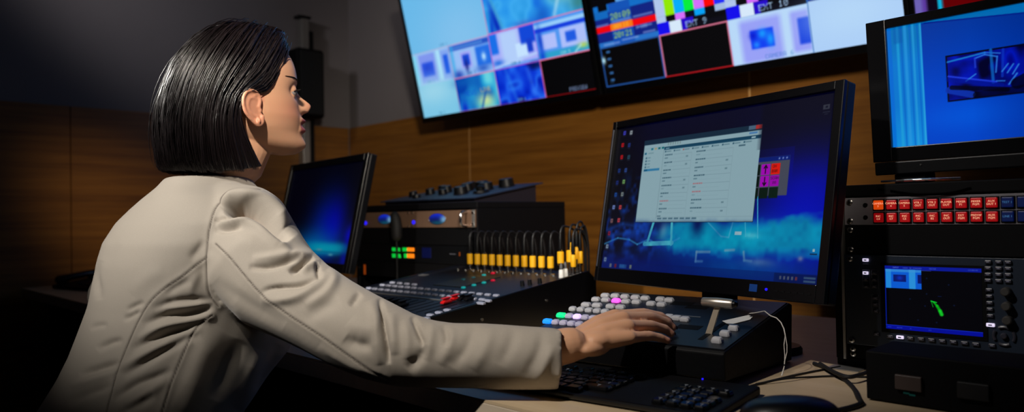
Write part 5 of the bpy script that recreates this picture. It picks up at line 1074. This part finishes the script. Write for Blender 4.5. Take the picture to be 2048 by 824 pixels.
for (cx, cy, w2, hh) in ((878, 438, .0370, .0150), (773, 438.5, .0350, .0145)):
    x_, z_ = cxz(cx, cy); x_ -= xc; z_ -= zb_
    im = Img(90, .66, (0, 0, 0)); im.mask(np.clip(im.V/.66, 0, 1), (20, 50, 235)); im.mask(np.clip(.5-im.V*1.6, 0, 1), (30, 150, 190)); im.blob(.92, .3, .2, .25, (150, 210, 240), .85); im.blob(.5, .12, .2, .08, (10, 90, 110), .7)
    # oval display as its own mesh
    n_r, n_a = 7, 40; vs = [(x_, -.0025, z_)]; fs = []; cols = [im.a[int(im.h*.5), int(im.w*.5)]]
    for i in range(1, n_r+1):
        for k in range(n_a):
            a = 2*PI*k/n_a; du, dv = i/n_r*math.cos(a), i/n_r*math.sin(a)
            vs.append((x_+du*w2, -.0025+.0015*(i/n_r)**4, z_+dv*hh)); cols.append(im.a[min(im.h-1, int((dv*.5+.5)*im.h)), min(im.w-1, int((du*.5+.5)*im.w))])
    for k in range(n_a): fs.append((0, 1+k, 1+(k+1) % n_a))
    for i in range(n_r-1):
        for k in range(n_a): a = 1+i*n_a+k; b = 1+i*n_a+(k+1) % n_a; fs.append((a, a+n_a, b+n_a, b))
    me = bpy.data.meshes.new('oval_display'); me.from_pydata(vs, [], fs); at_ = me.color_attributes.new('picture', 'FLOAT_COLOR', 'POINT')
    cc = np.ones((len(vs), 4)); cc[:, :3] = srgb(np.array(cols)); at_.data.foreach_set('color', cc.ravel()); me.materials.append(screen_mat(.75)); o = bpy.data.objects.new('oval_display', me); COL.objects.link(o); o.parent = r
    MB().tube([(x_+w2*1.03*math.cos(a), -.001, z_+hh*1.05*math.sin(a)) for a in np.linspace(0, 2*PI, 41)], .0008, 6).build('display_rim', STEEL, r, smooth=True)
BL_ = glow('blue_indicator', (40, 30, 255), 1.1)
for (cx, cy) in ((735, 446), (831, 444.5)):
    x_, z_ = cxz(cx, cy); MB().cyl((x_-xc, 0, z_-zb_), (x_-xc, -.003, z_-zb_), .0056).build('indicator_light', BL_, r)
for cx in (820, 828, 726):
    for cy in (425.5, 452.5): x_, z_ = cxz(cx, cy); MB().cyl((x_-xc, 0, min(max(z_-zb_, .004), uh-.004)), (x_-xc, -.002, min(max(z_-zb_, .004), uh-.004)), .0028).build('panel_screw', STEEL, r)
x_ = cxz(937, 436)[0]-xc
MB().tube([(x_, 0, .005), (x_, -.018, .006), (x_, -.022, .012), (x_, -.022, uh-.012), (x_, -.018, uh-.006), (x_, 0, uh-.005)], .0042, 12).build('handle', CHROME, r, smooth=True)
MB().box(w-.012, w, -.002, 0, 0, uh).build('ear_bracket', ALU, r, bevel=.0005)
for z_ in (.008, uh-.008): MB().cyl((w-.006, -.002, z_), (w-.006, -.0045, z_), .0038).build('panel_screw', CHROME, r)
z1 = cxz(800, 489)[1]; z0 = cxz(800, 523)[1]
r, w, xc = unit('level_meter_unit', 'black rack unit with green and orange level meters below the silver one', z0, z1, BLK)
def lamp(x0, x1, y0, y1, m, sl_=0):
    a, t = cxz(x0, y0); b, u_ = cxz(x1, y1); a -= xc; b -= xc; t -= z0; u_ -= z0
    MB().prism([(a+sl_*.6, u_), (b+sl_*1.6, u_), (b, t), (a, t)], -.002, 0).build('meter_segment', m, r, bevel=.0005)
GRN, ORG = glow('green_meter', (10, 195, 60), .8), glow('orange_meter', (250, 130, 20), .9)
lamp(788, 803, 495, 502.5, GRN, .001); lamp(788, 804, 507, 515.5, GRN, .0024); lamp(809, 818, 495, 502.5, GRN, 0); lamp(812, 818, 507, 515.5, GRN, 0); lamp(818.3, 832, 495, 502.8, ORG); lamp(818.3, 832, 507, 516, ORG)
lamp(848, 866, 495, 516, glow('dim_blue_display', (3, 8, 50), .5)); lamp(903, 915, 507, 509, mat('grey_print', (90, 90, 100), .5)); lamp(922, 924, 504, 512, glow('dim_orange', (110, 50, 10), .4))
z1 = cxz(730, 488)[1]
for nm, lb, a, b in (('rack_unit', 'plain black rack unit directly under the silver unit', cxz(800, 457)[1], cxz(800, 488)[1]), ('rack_unit', 'plain black rack unit with orange pilot lamp at the case bottom', cxz(800, 524)[1], cxz(800, 555)[1])):
    lo, hi = min(a, b), max(a, b); r, w, xc = unit(nm, lb, lo, hi, BLK2)
    for s_ in (-1, 1): MB().cyl((s_*(w-.01), 0, (hi-lo)/2), (s_*(w-.01), -.0022, (hi-lo)/2), .003).build('panel_screw', STEEL, r)
    if 'orange' in lb: x_, _ = cxz(733, 530); MB().box(x_-xc-.004, x_-xc+.004, -.0022, 0, .002, hi-lo-.014).build('pilot_lamp', glow('orange_pilot', (150, 62, 10), .5), r)
# control panel lying on the case
FRc = at_y(952, 394, CY0+.05); xr_ = FRc[0]; BRc = at_x(1080, 366, xr_+.0); xl_ = at_y(765, 400, CY0+.05)[0]; zc0 = CZ+.0008
cp = thing('camera_control_panel', 'flat sloping control panel with joystick knobs on top of the black case', 'control panel', Matrix.Translation(((xl_+xr_)/2, CY0+.05, CZ)))
w = (xr_-xl_)/2; dp = BRc[1]-CY0-.05; h0, h1 = FRc[2]-CZ-.004, BRc[2]-CZ-.004
MB().prismx([(.006, .001), (dp-.006, .001), (dp-.006, h1), (.006, h0)], -w+.006, w-.012).build('body', mat('dark_violet_grey_case', (30, 27, 38), .5), cp, bevel=.001)
cpS = Surf((xl_, CY0+.05, CZ+h0), (1, 0, 0), (0, dp, h1-h0)); CI = Matrix.Translation(((xl_+xr_)/2, CY0+.05, CZ)).inverted(); CK = CI @ cpS.M() @ Matrix(((1, 0, 0, 0), (0, 0, -1, 0), (0, 1, 0, 0), (0, 0, 0, 1)))
cl_ = math.hypot(dp, h1-h0)
MB(CK).box(-.004, 2*w+.002, -.006, cl_+.012, 0, .004).build('top_plate', mat('slate_blue_plate', (26, 34, 54), .45), cp, bevel=.0006)
def knob(u, v, r_, hh, m=BLK, nm='knob'):
    MB(CK).lathe([(r_*1.1, .004), (r_*1.1, .006), (r_, .0065), (r_*.9, hh), (r_*.7, hh+.001)], 18, (u, v, 0)).build(nm, m, cp, smooth=True)
for u, v, r_, hh in ((.05, .09, .013, .02), (.09, .13, .014, .022), (.14, .16, .016, .024), (.18, .11, .013, .02), (.22, .18, .018, .026), (.27, .20, .02, .028), (.32, .17, .02, .026), (.35, .23, .022, .028), (.28, .1, .02, .026), (.12, .05, .012, .014), (.07, .2, .014, .022), (.17, .24, .016, .024)):
    if u < 2*w-.02 and v < cl_: knob(u, v, r_*1.15, hh)
u_, v_ = 2*w-.08, cl_*.35
knob(u_, v_, .024, .012, nm='joystick_base'); MB(CK).tube([(u_, v_, .012), (u_, v_, .022), (u_, v_, .026)], [.012, .014, .009], 16).build('joystick_knob', BLK, cp, smooth=True)
WL, RL, BU = glow('white_lit_button', (200, 215, 220), .7), glow('red_lit_key', (210, 20, 60), .7), glow('violet_blue_light', (50, 30, 230), .8)
for x_, y_, m in ((885, 390, WL), (956, 376, WL), (1009, 373, WL), (923, 388, RL), (942, 379, RL), (893, 381.5, RL), (1036, 369, BU), (1052, 366, BU)):
    a_, b_ = cpS.uv(x_, y_); a_ = min(max(a_, .01), 2*w-.012); b_ = min(max(b_, .008), cl_-.005); MB(CK).cyl((a_, b_, .004), (a_, b_, .0065), .0055).build('lit_button', m, cp)
# ---------------------------------------------------------------- equipment rack on the right
RX0, RX1 = -.508, .03; RZ1 = 1.0405; RY1 = 1.66
rk = thing('equipment_rack', 'black open-fronted steel rack at the right under the small monitor', 'equipment rack', Matrix.Translation(((RX0+RX1)/2, RKY, DZ)))
w = (RX1-RX0)/2; h_ = RZ1-DZ
MB().box(-w, w, -.006, RY1-RKY, h_-.018, h_).build('top_panel', BLK2, rk, bevel=.002); MB().box(-w, w, 0, RY1-RKY, 0.001, .012).build('bottom_panel', BLK2, rk)
for s_ in (-1, 1):
    MB().box(min(s_*w, s_*(w-.012)), max(s_*w, s_*(w-.012)), -.004, RY1-RKY, .012, h_-.018).build('side_panel', BLK2, rk, bevel=.001)
    xa = s_*(w-.0135); xb = s_*(w-.0175); MB().box(min(xa, xb), max(xa, xb), -.009, .02, .012, h_-.0185).build('rail_edge', ALU, rk)
    MB().box(min(xb, s_*(w-.03)), max(xb, s_*(w-.03)), .004, .007, .012, h_-.0185).build('rack_rail', BLK2, rk)
MB().box(-w+.012, w-.012, RY1-RKY-.006, RY1-RKY, .012, h_-.018).build('back_panel', BLK2, rk)
for z_ in (h_-.03, h_-.07): MB().cyl((-w+.006, -.004, z_), (-w+.006, -.0062, z_), .0025).build('frame_screw', STEEL, rk)
MB().box(-w+.0, -w+.05, -.045, -.0092, .0005, .0016).build('foot_bracket', ALU, rk)
PX0, PX1 = RX0+.018, RX1-.018
def rxz(x, y_, yy=RKY-.003): p_ = at_y(x, y_, yy); return p_[0], p_[2]
def runit(name, label, z0, z1, m, cat, depth=.25, proud=.0):
    r = thing(name, label, cat, Matrix.Translation(((PX0+PX1)/2, RKY-.003, z0))); w_ = (PX1-PX0)/2
    MB().box(-w_, w_, -proud, .0065, .0004, z1-z0-.0004).build('front_panel', m, r, bevel=.0006)
    MB().box(-w_+.03, w_-.03, .0066, depth, .002, z1-z0-.002).build('chassis', BLK2, r)
    for sx_ in (-1, 1):
        for z_ in (.007, z1-z0-.007):
            mb = MB(); mb.tube([(sx_*(w_-.009), -proud, z_), (sx_*(w_-.009), -proud-.0022, z_), (sx_*(w_-.009), -proud-.0034, z_)], [.0046, .0046, .0028], 16); sc_ = mb.build('rack_screw', STEEL, r, smooth=True)
            MB().cyl((sx_*(w_-.009), -proud-.003, z_), (sx_*(w_-.009), -proud-.0042, z_), .0018).build('screw_recess', BLK2, sc_)
    return r
zA1, zA0 = rxz(1704, 395.5)[1], rxz(1698, 450.5)[1]
PXC = (PX0+PX1)/2
r = runit('button_panel', 'grey rack panel with two rows of red and blue source keys', zA0, zA1, GREYP, 'button panel', .12)
REDB = glow('red_source_key', (176, 10, 18), .38); ORB = glow('orange_source_key', (222, 72, 12), .75); BLB = glow('blue_source_key', (2, 18, 66), .5); LGD = glow('pale_key_legend', (245, 190, 150), .7); LGB = glow('blue_key_legend', (60, 110, 160), .6)
xs = [rxz(k, 408)[0] for k in (1758, 1784.5, 1811.5, 1838.5, 1866.3, 1895, 1924.4, 1954.5, 1985, 2016)]
pit = (xs[9]-xs[0])/9; top = ['CAMERA\n3', 'CAMERA\n4', 'CAMERA\n5', 'VTR 1\nOUT', 'VTR 2\nOUT', 'PLAYER\nOUT', 'MIXER\nP1', 'MIXER\nPGM', 'AUX\nOUT 1', 'TEST 1', '', '', '']; bot = ['INC\nC4', 'INC\nC7', 'INC\nC5', 'INC\nC6', 'INC\nB2', 'INC\nOUT', 'EXT\nPGM', 'PREVW\nPGM', 'AUX\nPGM', 'LINE 1', '', '', '']
FT = Matrix.Rotation(PI/2, 4, 'X')
zr = [rxz(1758, 411)[1]-zA0, rxz(1762, 436)[1]-zA0]; zr = [(zA1-zA0)*.715, (zA1-zA0)*.265]
for k in range(13):
    for j in (0, 1):
        x_ = xs[0]+k*pit-PXC; z_ = zr[j]; m = (ORB if (k == 0 and j == 0) else REDB) if k < 9 else BLB
        MB().box(x_-.0088, x_+.0088, -.0012, 0, z_-.0088, z_+.0088).build('key_frame', BLK2, r)
        b = MB(); b.box(x_-.0072, x_+.0072, -.0046, -.0012, z_-.0072, z_+.0072); b = b.build('key', m, r, bevel=.0012)
        t_ = (top, bot)[j][k]
        if t_: text_mesh('legend', t_, .0042, LGD if k < 9 else LGB, b, Matrix.Translation((x_, -.0049, z_)) @ FT, .0001)
for z_ in ((zA1-zA0)*.72, (zA1-zA0)*.28): x_ = rxz(1731, 420)[0]-PXC; MB().cyl((x_, 0, z_), (x_, -.0012, z_), .0034).build('bolt', BLK2, r)
zB0 = rxz(1703, 508)[1]
runit('blank_panel', 'plain black blanking panel between key panel and waveform display', zB0+.0005, zA0-.0005, BLK2, 'blank panel', .02)
zW1 = zB0-.0005; zW0 = rxz(1716, 671)[1]
zW0 = rxz(1716, 690)[1]+.001
wm = runit('waveform_monitor', 'rack video measuring instrument with dark screen showing a green trace', zW0, zW1, mat('deep_slate_panel', (24, 36, 52), .45), 'measuring instrument', .2, proud=.004)
def wxz(x, y_, yy=RKY-.009): p_ = at_y(x, y_, yy); return p_[0]-PXC, p_[2]-zW0
x0, z1 = wxz(1769, 531); x1, z0 = wxz(1966, 672.5); z0 = wxz(1776, 657)[1]; sw_, sh_ = x1-x0, z1-z0
im = Img(300, sh_/sw_, (1, 1, 5)); A = sh_/sw_
def uw(x, y_): a_, b_ = wxz(x, y_); return (a_-x0)/sw_, (b_-z0)/sw_
im.rect(0, A-.045, 1, A, (8, 24, 150)); im.rect(0, 0, 1, .05, (2, 12, 150)); im.rect(0, 0, .012, A, (4, 28, 140)); im.rect(0, .045, 1, .05, (20, 50, 200)); im.rect(0, A-.05, .5, A-.046, (50, 60, 150))
a_, b_ = uw(1771, 538); a2, b2 = uw(1843, 579)
im.rect(a_, b2, a2, b_, (8, 92, 214)); im.rect(a_, b2, a_+.06, b_, (40, 150, 225), .8, soft=.01); W_ = a2-a_; Hh = b_-b2
im.rect(a_+W_*.66, b2, a_+W_*.84, b_, (50, 160, 225), .8, soft=.01); im.rect(a_, b_-.03, a2, b_, (60, 150, 220), .7, soft=.01); im.rect(a_+W_*.22, b2+Hh*.35, a_+W_*.58, b2+Hh*.72, (6, 24, 110)); im.blob(a_+W_*.4, b2+Hh*.55, .03, .025, (10, 50, 200), .8); im.rect(a_+W_*.9, b2+Hh*.3, a2, b2+Hh*.75, (4, 20, 100))
gp = [uw(*k) for k in ((1862, 602), (1868, 605), (1874, 612), (1880, 622), (1883, 629))]
for k in range(4): im.line(*gp[k], *gp[k+1], .012+.010*k, (6, 190, 24), .85, soft=.012)
im.line(*gp[3], *gp[4], .02, (30, 230, 60), .7, soft=.02); im.line(*gp[0], *uw(1873, 605), .008, (10, 230, 60), .9); im.line(*gp[0], *uw(1866, 614), .006, (10, 230, 50), .7)
for k in ((1853, 557), (1897, 570), (1853, 588), (1908, 611), (1850, 612), (1820, 598), (1836, 640), (1873, 645)): c_ = uw(*k); im.rect(c_[0]-.008, c_[1]-.008, c_[0]+.008, c_[1]+.008, (8, 20, 50), .9, soft=.008)
c_ = uw(1879, 593); im.rect(c_[0]-.02, c_[1]-.004, c_[0]+.02, c_[1]+.004, (8, 20, 60), .9)
im.text('INPUT', .09, A-.028, .016, (120, 150, 225)); im.text('1080I 50 STANDARD', .2, A-.03, .014, (90, 120, 210)); im.text('VECTOR', .48, A-.03, .014, (90, 120, 210)); im.text('12:00:45', .87, A-.03, .014, (80, 110, 200)); im.text('MENU', .02, .018, .012, (40, 80, 200)); im.text('VECTOR', .12, .018, .012, (70, 100, 220)); im.text('YC', .26, .018, .012, (50, 90, 210)); im.text('EXT', .46, .018, .012, (50, 90, 210))
MB().box(x0-.007, x1+.006, -.0052, -.0041, z0-.006, z1+.004).build('screen_frame', BLK2, wm, bevel=.0004)
im.mesh('screen', sw_, sh_, wm, Matrix.Translation((x0, -.0056, z0)), .9)
LITK = glow('lit_white_key', (225, 215, 245), .85); RIM = mat('grey_key_rim', (120, 122, 136), .35)
def wkey(x, y_, lit=0, ww=.0085, hh=.005, rim=True):
    a, b = wxz(x, y_); mb = MB(); mb.box(a-ww/2, a+ww/2, -.0075, -.004, b-hh/2, b+hh/2); ko = mb.build('key', LITK if lit == 2 else (RIM if lit == 1 else DARKKEY), wm, bevel=.001)
    if lit != 1: MB().box(a-ww*.22, a+ww*.2, -.0079, -.0075, b-hh*.15, b+hh*.15).build('legend_or_glint', mat('key_legend_grey', (130, 130, 150), .5) if lit != 2 else BLK2, ko)
wkey(1731, 520, 2, .009); MB().box(wxz(1725, 528)[0], wxz(1737, 528)[0], -.0046, -.004, wxz(1731, 528)[1]-.0005, wxz(1731, 528)[1]+.0005).build('print', RIM, wm)
for x, y_, l_ in ((1731, 546, 2), (1732, 559, 0), (1733, 573, 0), (1749, 546, 0), (1749, 559, 0), (1749, 573, 0), (1751, 596, 0), (1751, 609, 0), (1752, 622, 0), (1753, 668, 0)): wkey(x, y_, l_)
def wbox(xa, ya, xb, yb):
    a, b = wxz(xa, ya); c, d = wxz(xb, yb); mb = MB(); mb.tube([(a, -.0045, b), (c, -.0045, b), (c, -.0045, d), (a, -.0045, d), (a, -.0045, b)], .0004, 6); mb.build('key_group_outline', RIM, wm)
wbox(1724.5, 539.5, 1739.5, 577); wbox(1742.5, 540, 1756, 577.5); wbox(1743, 589.5, 1758, 627)
for k, (x, y_) in enumerate(((1780, 673), (1800, 674.5), (1820.5, 676.5), (1842, 678), (1863, 680), (1884.5, 682), (1906.5, 684), (1929, 686), (1951.5, 688.5))): wkey(x, y_, 2 if k == 1 else 0, .0095 if k != 1 else .0105)
for i, x in enumerate((1976, 1997, 2016)):
    for y_ in (524+i*.4, 536.5+i*.4, 549+i*.4, 561+i*.8): wkey(x, y_, 0)
for k in range(5): wkey(1978+k*.6, 580+k*12.9, 0)
wkey(1981, 650, 2, .0105); wkey(1984, 691, 0)
for x, y_ in ((2013.5, 583), (2015, 612), (2017, 640)):
    a, b = wxz(x, y_); MB().tube([(a, -.004, b), (a, -.016, b), (a, -.0175, b)], [.0064, .006, .0045], 22).build('rotary_knob', mat('dim_grey_knob', (58, 56, 54), .5), wm, smooth=True)
a, b = wxz(2008, 672)
MB().tube([(a, -.004, b), (a, -.009, b), (a, -.010, b)], [.0042, .004, .003], 20).build('center_key', DARKKEY, wm, smooth=True)
for k in range(4):
    a0_ = k*PI/2+PI/4+.25; MB().tube([(a+.0125*math.cos(t), -.0055, b+.0125*math.sin(t)) for t in np.linspace(a0_, a0_+PI/2-.5, 8)], .0022, 8).build('arrow_key', DARKKEY, wm, smooth=True)
# lower patch drawer in the rack
runit('blank_panel', 'plain black panel at the very bottom of the right rack', .7635, zW0-.0006, BLK2, 'blank panel', .02)
bx_ = at_z(1733, 800, DZ); BX0, BY0 = bx_[0], bx_[1]; bt = at_y(1733, 701, BY0)[2]
bx = thing('interface_box', 'black box with two grey plates in front of the right rack', 'electronics box', Matrix.Translation((BX0+.2, BY0, DZ)))
MB().box(-.2, .2, .0, .10, .002, bt-DZ).build('body', BLK2, bx, bevel=.002)
for (xa, ya, xb, yb, m) in ((1792, 747, 1845, 780, mat('grey_brown_plate', (66, 55, 52), .45)), (1916, 761, 1980, 798, mat('dark_grey_plate', (26, 26, 28), .55))):
    p0 = at_y(xa, ya, BY0); p1 = at_y(xb, ya, BY0); zlo = max(at_y(xa, yb-4, BY0)[2], DZ+.006)
    MB().box(p0[0]-BX0-.2, p1[0]-BX0-.2, -.006, 0, zlo-DZ, p0[2]-DZ).build('grey_plate', m, bx, bevel=.001)
for (xa, ya) in ((1812, 786), (1824, 790), (1826, 810), (1790, 806)):
    p0 = at_y(xa, ya, BY0); 
    if p0[2] > DZ+.004: MB().box(p0[0]-BX0-.203, p0[0]-BX0-.196, -.001, 0, p0[2]-DZ-.001, p0[2]-DZ+.001).build('teal_mark', glow('dim_teal_mark', (0, 50, 46), .4), bx)
# ---------------------------------------------------------------- post with loudspeaker on the left wall
pa, pb = at_x(606, 200, XL+.07), at_x(630, 200, XL+.07); pt = at_x(612, 37, XL+.07)[2]
xw = XL+.019
post = thing('wall_post', 'upright grey metal post standing against the left wall behind the speaker', 'post', Matrix.Translation((XL+.05, pa[1], 0)))
MB().box(-.030, .02, 0, pb[1]-pa[1]-.03, .0, pt).build('column', ALU, post, bevel=.002); MB().box(-.030, .012, pb[1]-pa[1]-.029, pb[1]-pa[1], .0, pt-.06).build('dark_channel', BLK, post)
MB().box(-.030, .028, -.02, pb[1]-pa[1]-.02, pt+.0005, pt+.012).build('top_cap', BLK, post); MB().box(-.030, .05, -.03, pb[1]-pa[1]+.03, .0, .008).build('foot_plate', BLK, post)
s0_ = at_x(580, 97, XL+.13); s1_ = at_x(637, 240, XL+.13); sw_ = s1_[1]-s0_[1]
spk = thing('loudspeaker', 'black loudspeaker mounted on the grey wall post beyond the person\'s profile', 'loudspeaker', Matrix.Translation((XL+.072, (s0_[1]+s1_[1])/2, s1_[2])))
hh = s0_[2]-s1_[2]
MB().box(.004, .13, -sw_/2, sw_/2, 0, hh).build('cabinet', BLK2, spk, bevel=.018, seg=4); MB().box(.13, .136, -sw_/2+.015, sw_/2-.015, .015, hh-.015).build('grille', RUBBER, spk, bevel=.004)
MB().box(-.001, .004, -.03, .03, hh*.4, hh*.6).build('bracket', BLK, spk)
# ---------------------------------------------------------------- device on the far left of the desk
pz = at_z(150, 578, DZ); dv = thing('desk_device', 'low black rounded device lying alone on the far left of the desk', 'device', Matrix.Translation((pz[0]+.02, pz[1]+.05, DZ)) @ Matrix.Rotation(.2, 4, 'Z'))
MB().prismx([(-.08, .001), (.09, .001), (.09, .03), (.06, .035), (-.08, .014)], -.14, .14).build('body', BLK2, dv, bevel=.006)
MB().tube([(-.11, -.06, .034), (-.10, -.03, .043), (-.09, .03, .052), (-.10, .07, .048)], [.02, .014, .014, .02], 14, roundends=True).build('handset', GLOSS, dv, smooth=True)
for i in range(3):
    for j in range(4): MB(Matrix.Translation((.02+i*.03, -.05+j*.026, .021+j*.0052)) @ Matrix.Rotation(.15, 4, 'X')).keycap((0, 0, 0), (.02, .015, .005), .002).build('key', KEYD, dv)
# ---------------------------------------------------------------- lights
def area(name, loc, tgt, size, power, col):
    l = bpy.data.lights.new(name, 'AREA'); l.energy = power; l.size = size; l.color = col; o = bpy.data.objects.new(name, l); COL.objects.link(o)
    o.location = loc; o.rotation_euler = (Vector(tgt)-Vector(loc)).to_track_quat('-Z', 'Y').to_euler(); return o
def spot(name, loc, tgt, ang, blend, power, col, rad):
    l = bpy.data.lights.new(name, 'SPOT'); l.energy = power; l.spot_size = math.radians(ang); l.spot_blend = blend; l.color = col; l.shadow_soft_size = rad; o = bpy.data.objects.new(name, l); COL.objects.link(o)
    o.location = loc; o.rotation_euler = (Vector(tgt)-Vector(loc)).to_track_quat('-Z', 'Y').to_euler(); return o
KL = (-1.08, -1.0, 2.25); KL2 = (-.80, -.55, 2.45); KL3 = (.2, .15, 1.76); KL4 = (-2.3, -.3, 2.3); KL5 = (-2.4, .0, 2.0); KL6 = (-.1, -.35, 2.25); KL7 = (-.95, -.2, 2.2)
spot('ceiling_spot_lamp', KL, (-1.29, .50, 1.20), 29, 1.0, 222, (1, .95, .88), .03)
spot('added_desk_spot', KL2, (-.80, .80, .75), 28, 1.0, 128, (1, .93, .84), .03)  # added fill, source unseen; brightens hand and front of desk
spot('added_face_spot', KL6, (-1.225, .64, 1.212), 12.5, 1.0, 225, (1, .90, .78), .03)  # narrow spot added to lift the cheek, no known fixture
spot('added_wall_spot', KL3, (-1.95, 2.25, 1.22), 50, .9, 200, (1, .90, .76), .12)  # made-up wash that brightens the wood under the televisions
spot('added_rack_spot', KL7, (-.36, 1.23, .90), 19, 1.0, 62, (1, .94, .88), .04)  # weak spot added to bring up the rack front
spot('added_corner_spot', KL4, (-3.5, 1.9, 2.40), 60, .8, 58, (1, .95, .96), .15)  # added light for the plaster near the corner, source unseen
spot('added_left_wall_spot', KL5, at_x(285, 455, XL), 24, 1.0, 46, (1, .82, .58), .12)  # small spot put in to make the warm patch on the panelling
w_ = bpy.data.worlds.new('world'); bpy.context.scene.world = w_; w_.use_nodes = True; w_.node_tree.nodes['Background'].inputs[0].default_value = (.5, .55, .7, 1); w_.node_tree.nodes['Background'].inputs[1].default_value = .02
for nm, lo, lb in (('unseen_spotlight', KL7, 'added unseen spotlight aimed at the equipment rack on the right'), ('unseen_spotlight', KL6, 'ceiling spotlight aimed at the side of the person\'s face'), ('unseen_spotlight', KL, 'ceiling spotlight aimed at the person from behind'), ('unseen_spotlight', KL2, 'added unseen spotlight over the desk edge'), ('unseen_spotlight', KL3, 'added unseen spotlight washing the wooden back wall'), ('unseen_spotlight', KL4, 'added unseen spotlight aimed up the room corner'), ('unseen_spotlight', KL5, 'added unseen spotlight aimed at the left wooden wall')):  # the spotlight aimed at the face (KL6) is added too, no known fixture
    t = thing(nm, lb, 'spotlight', Matrix.Translation(lo)); MB().tube([(0, 0, .06), (0, 0, .12), (0, 0, ZC-lo[2])], [.05, .05, .02], 20).build('lamp_housing', BLK, t, smooth=True)  # housings are out of view; those of the added spots are made up
# ---------------------------------------------------------------- camera
cam = bpy.data.cameras.new('camera'); cam.sensor_width = 36; cam.lens = FPX/2048*36; cam.clip_start = .02
co = bpy.data.objects.new('camera', cam); COL.objects.link(co); bpy.context.scene.camera = co
co.matrix_world = Matrix(((cr[0], cu[0], -cf[0], CC[0]), (cr[1], cu[1], -cf[1], CC[1]), (cr[2], cu[2], -cf[2], CC[2]), (0, 0, 0, 1)))
cam.dof.use_dof = True; cam.dof.focus_distance = 1.22; cam.dof.aperture_fstop = 3.2
sc = bpy.context.scene; sc.view_settings.view_transform = 'Standard'; sc.view_settings.look = 'None'; sc.view_settings.exposure = 0; sc.view_settings.gamma = 1; sc.view_settings.use_curve_mapping = False
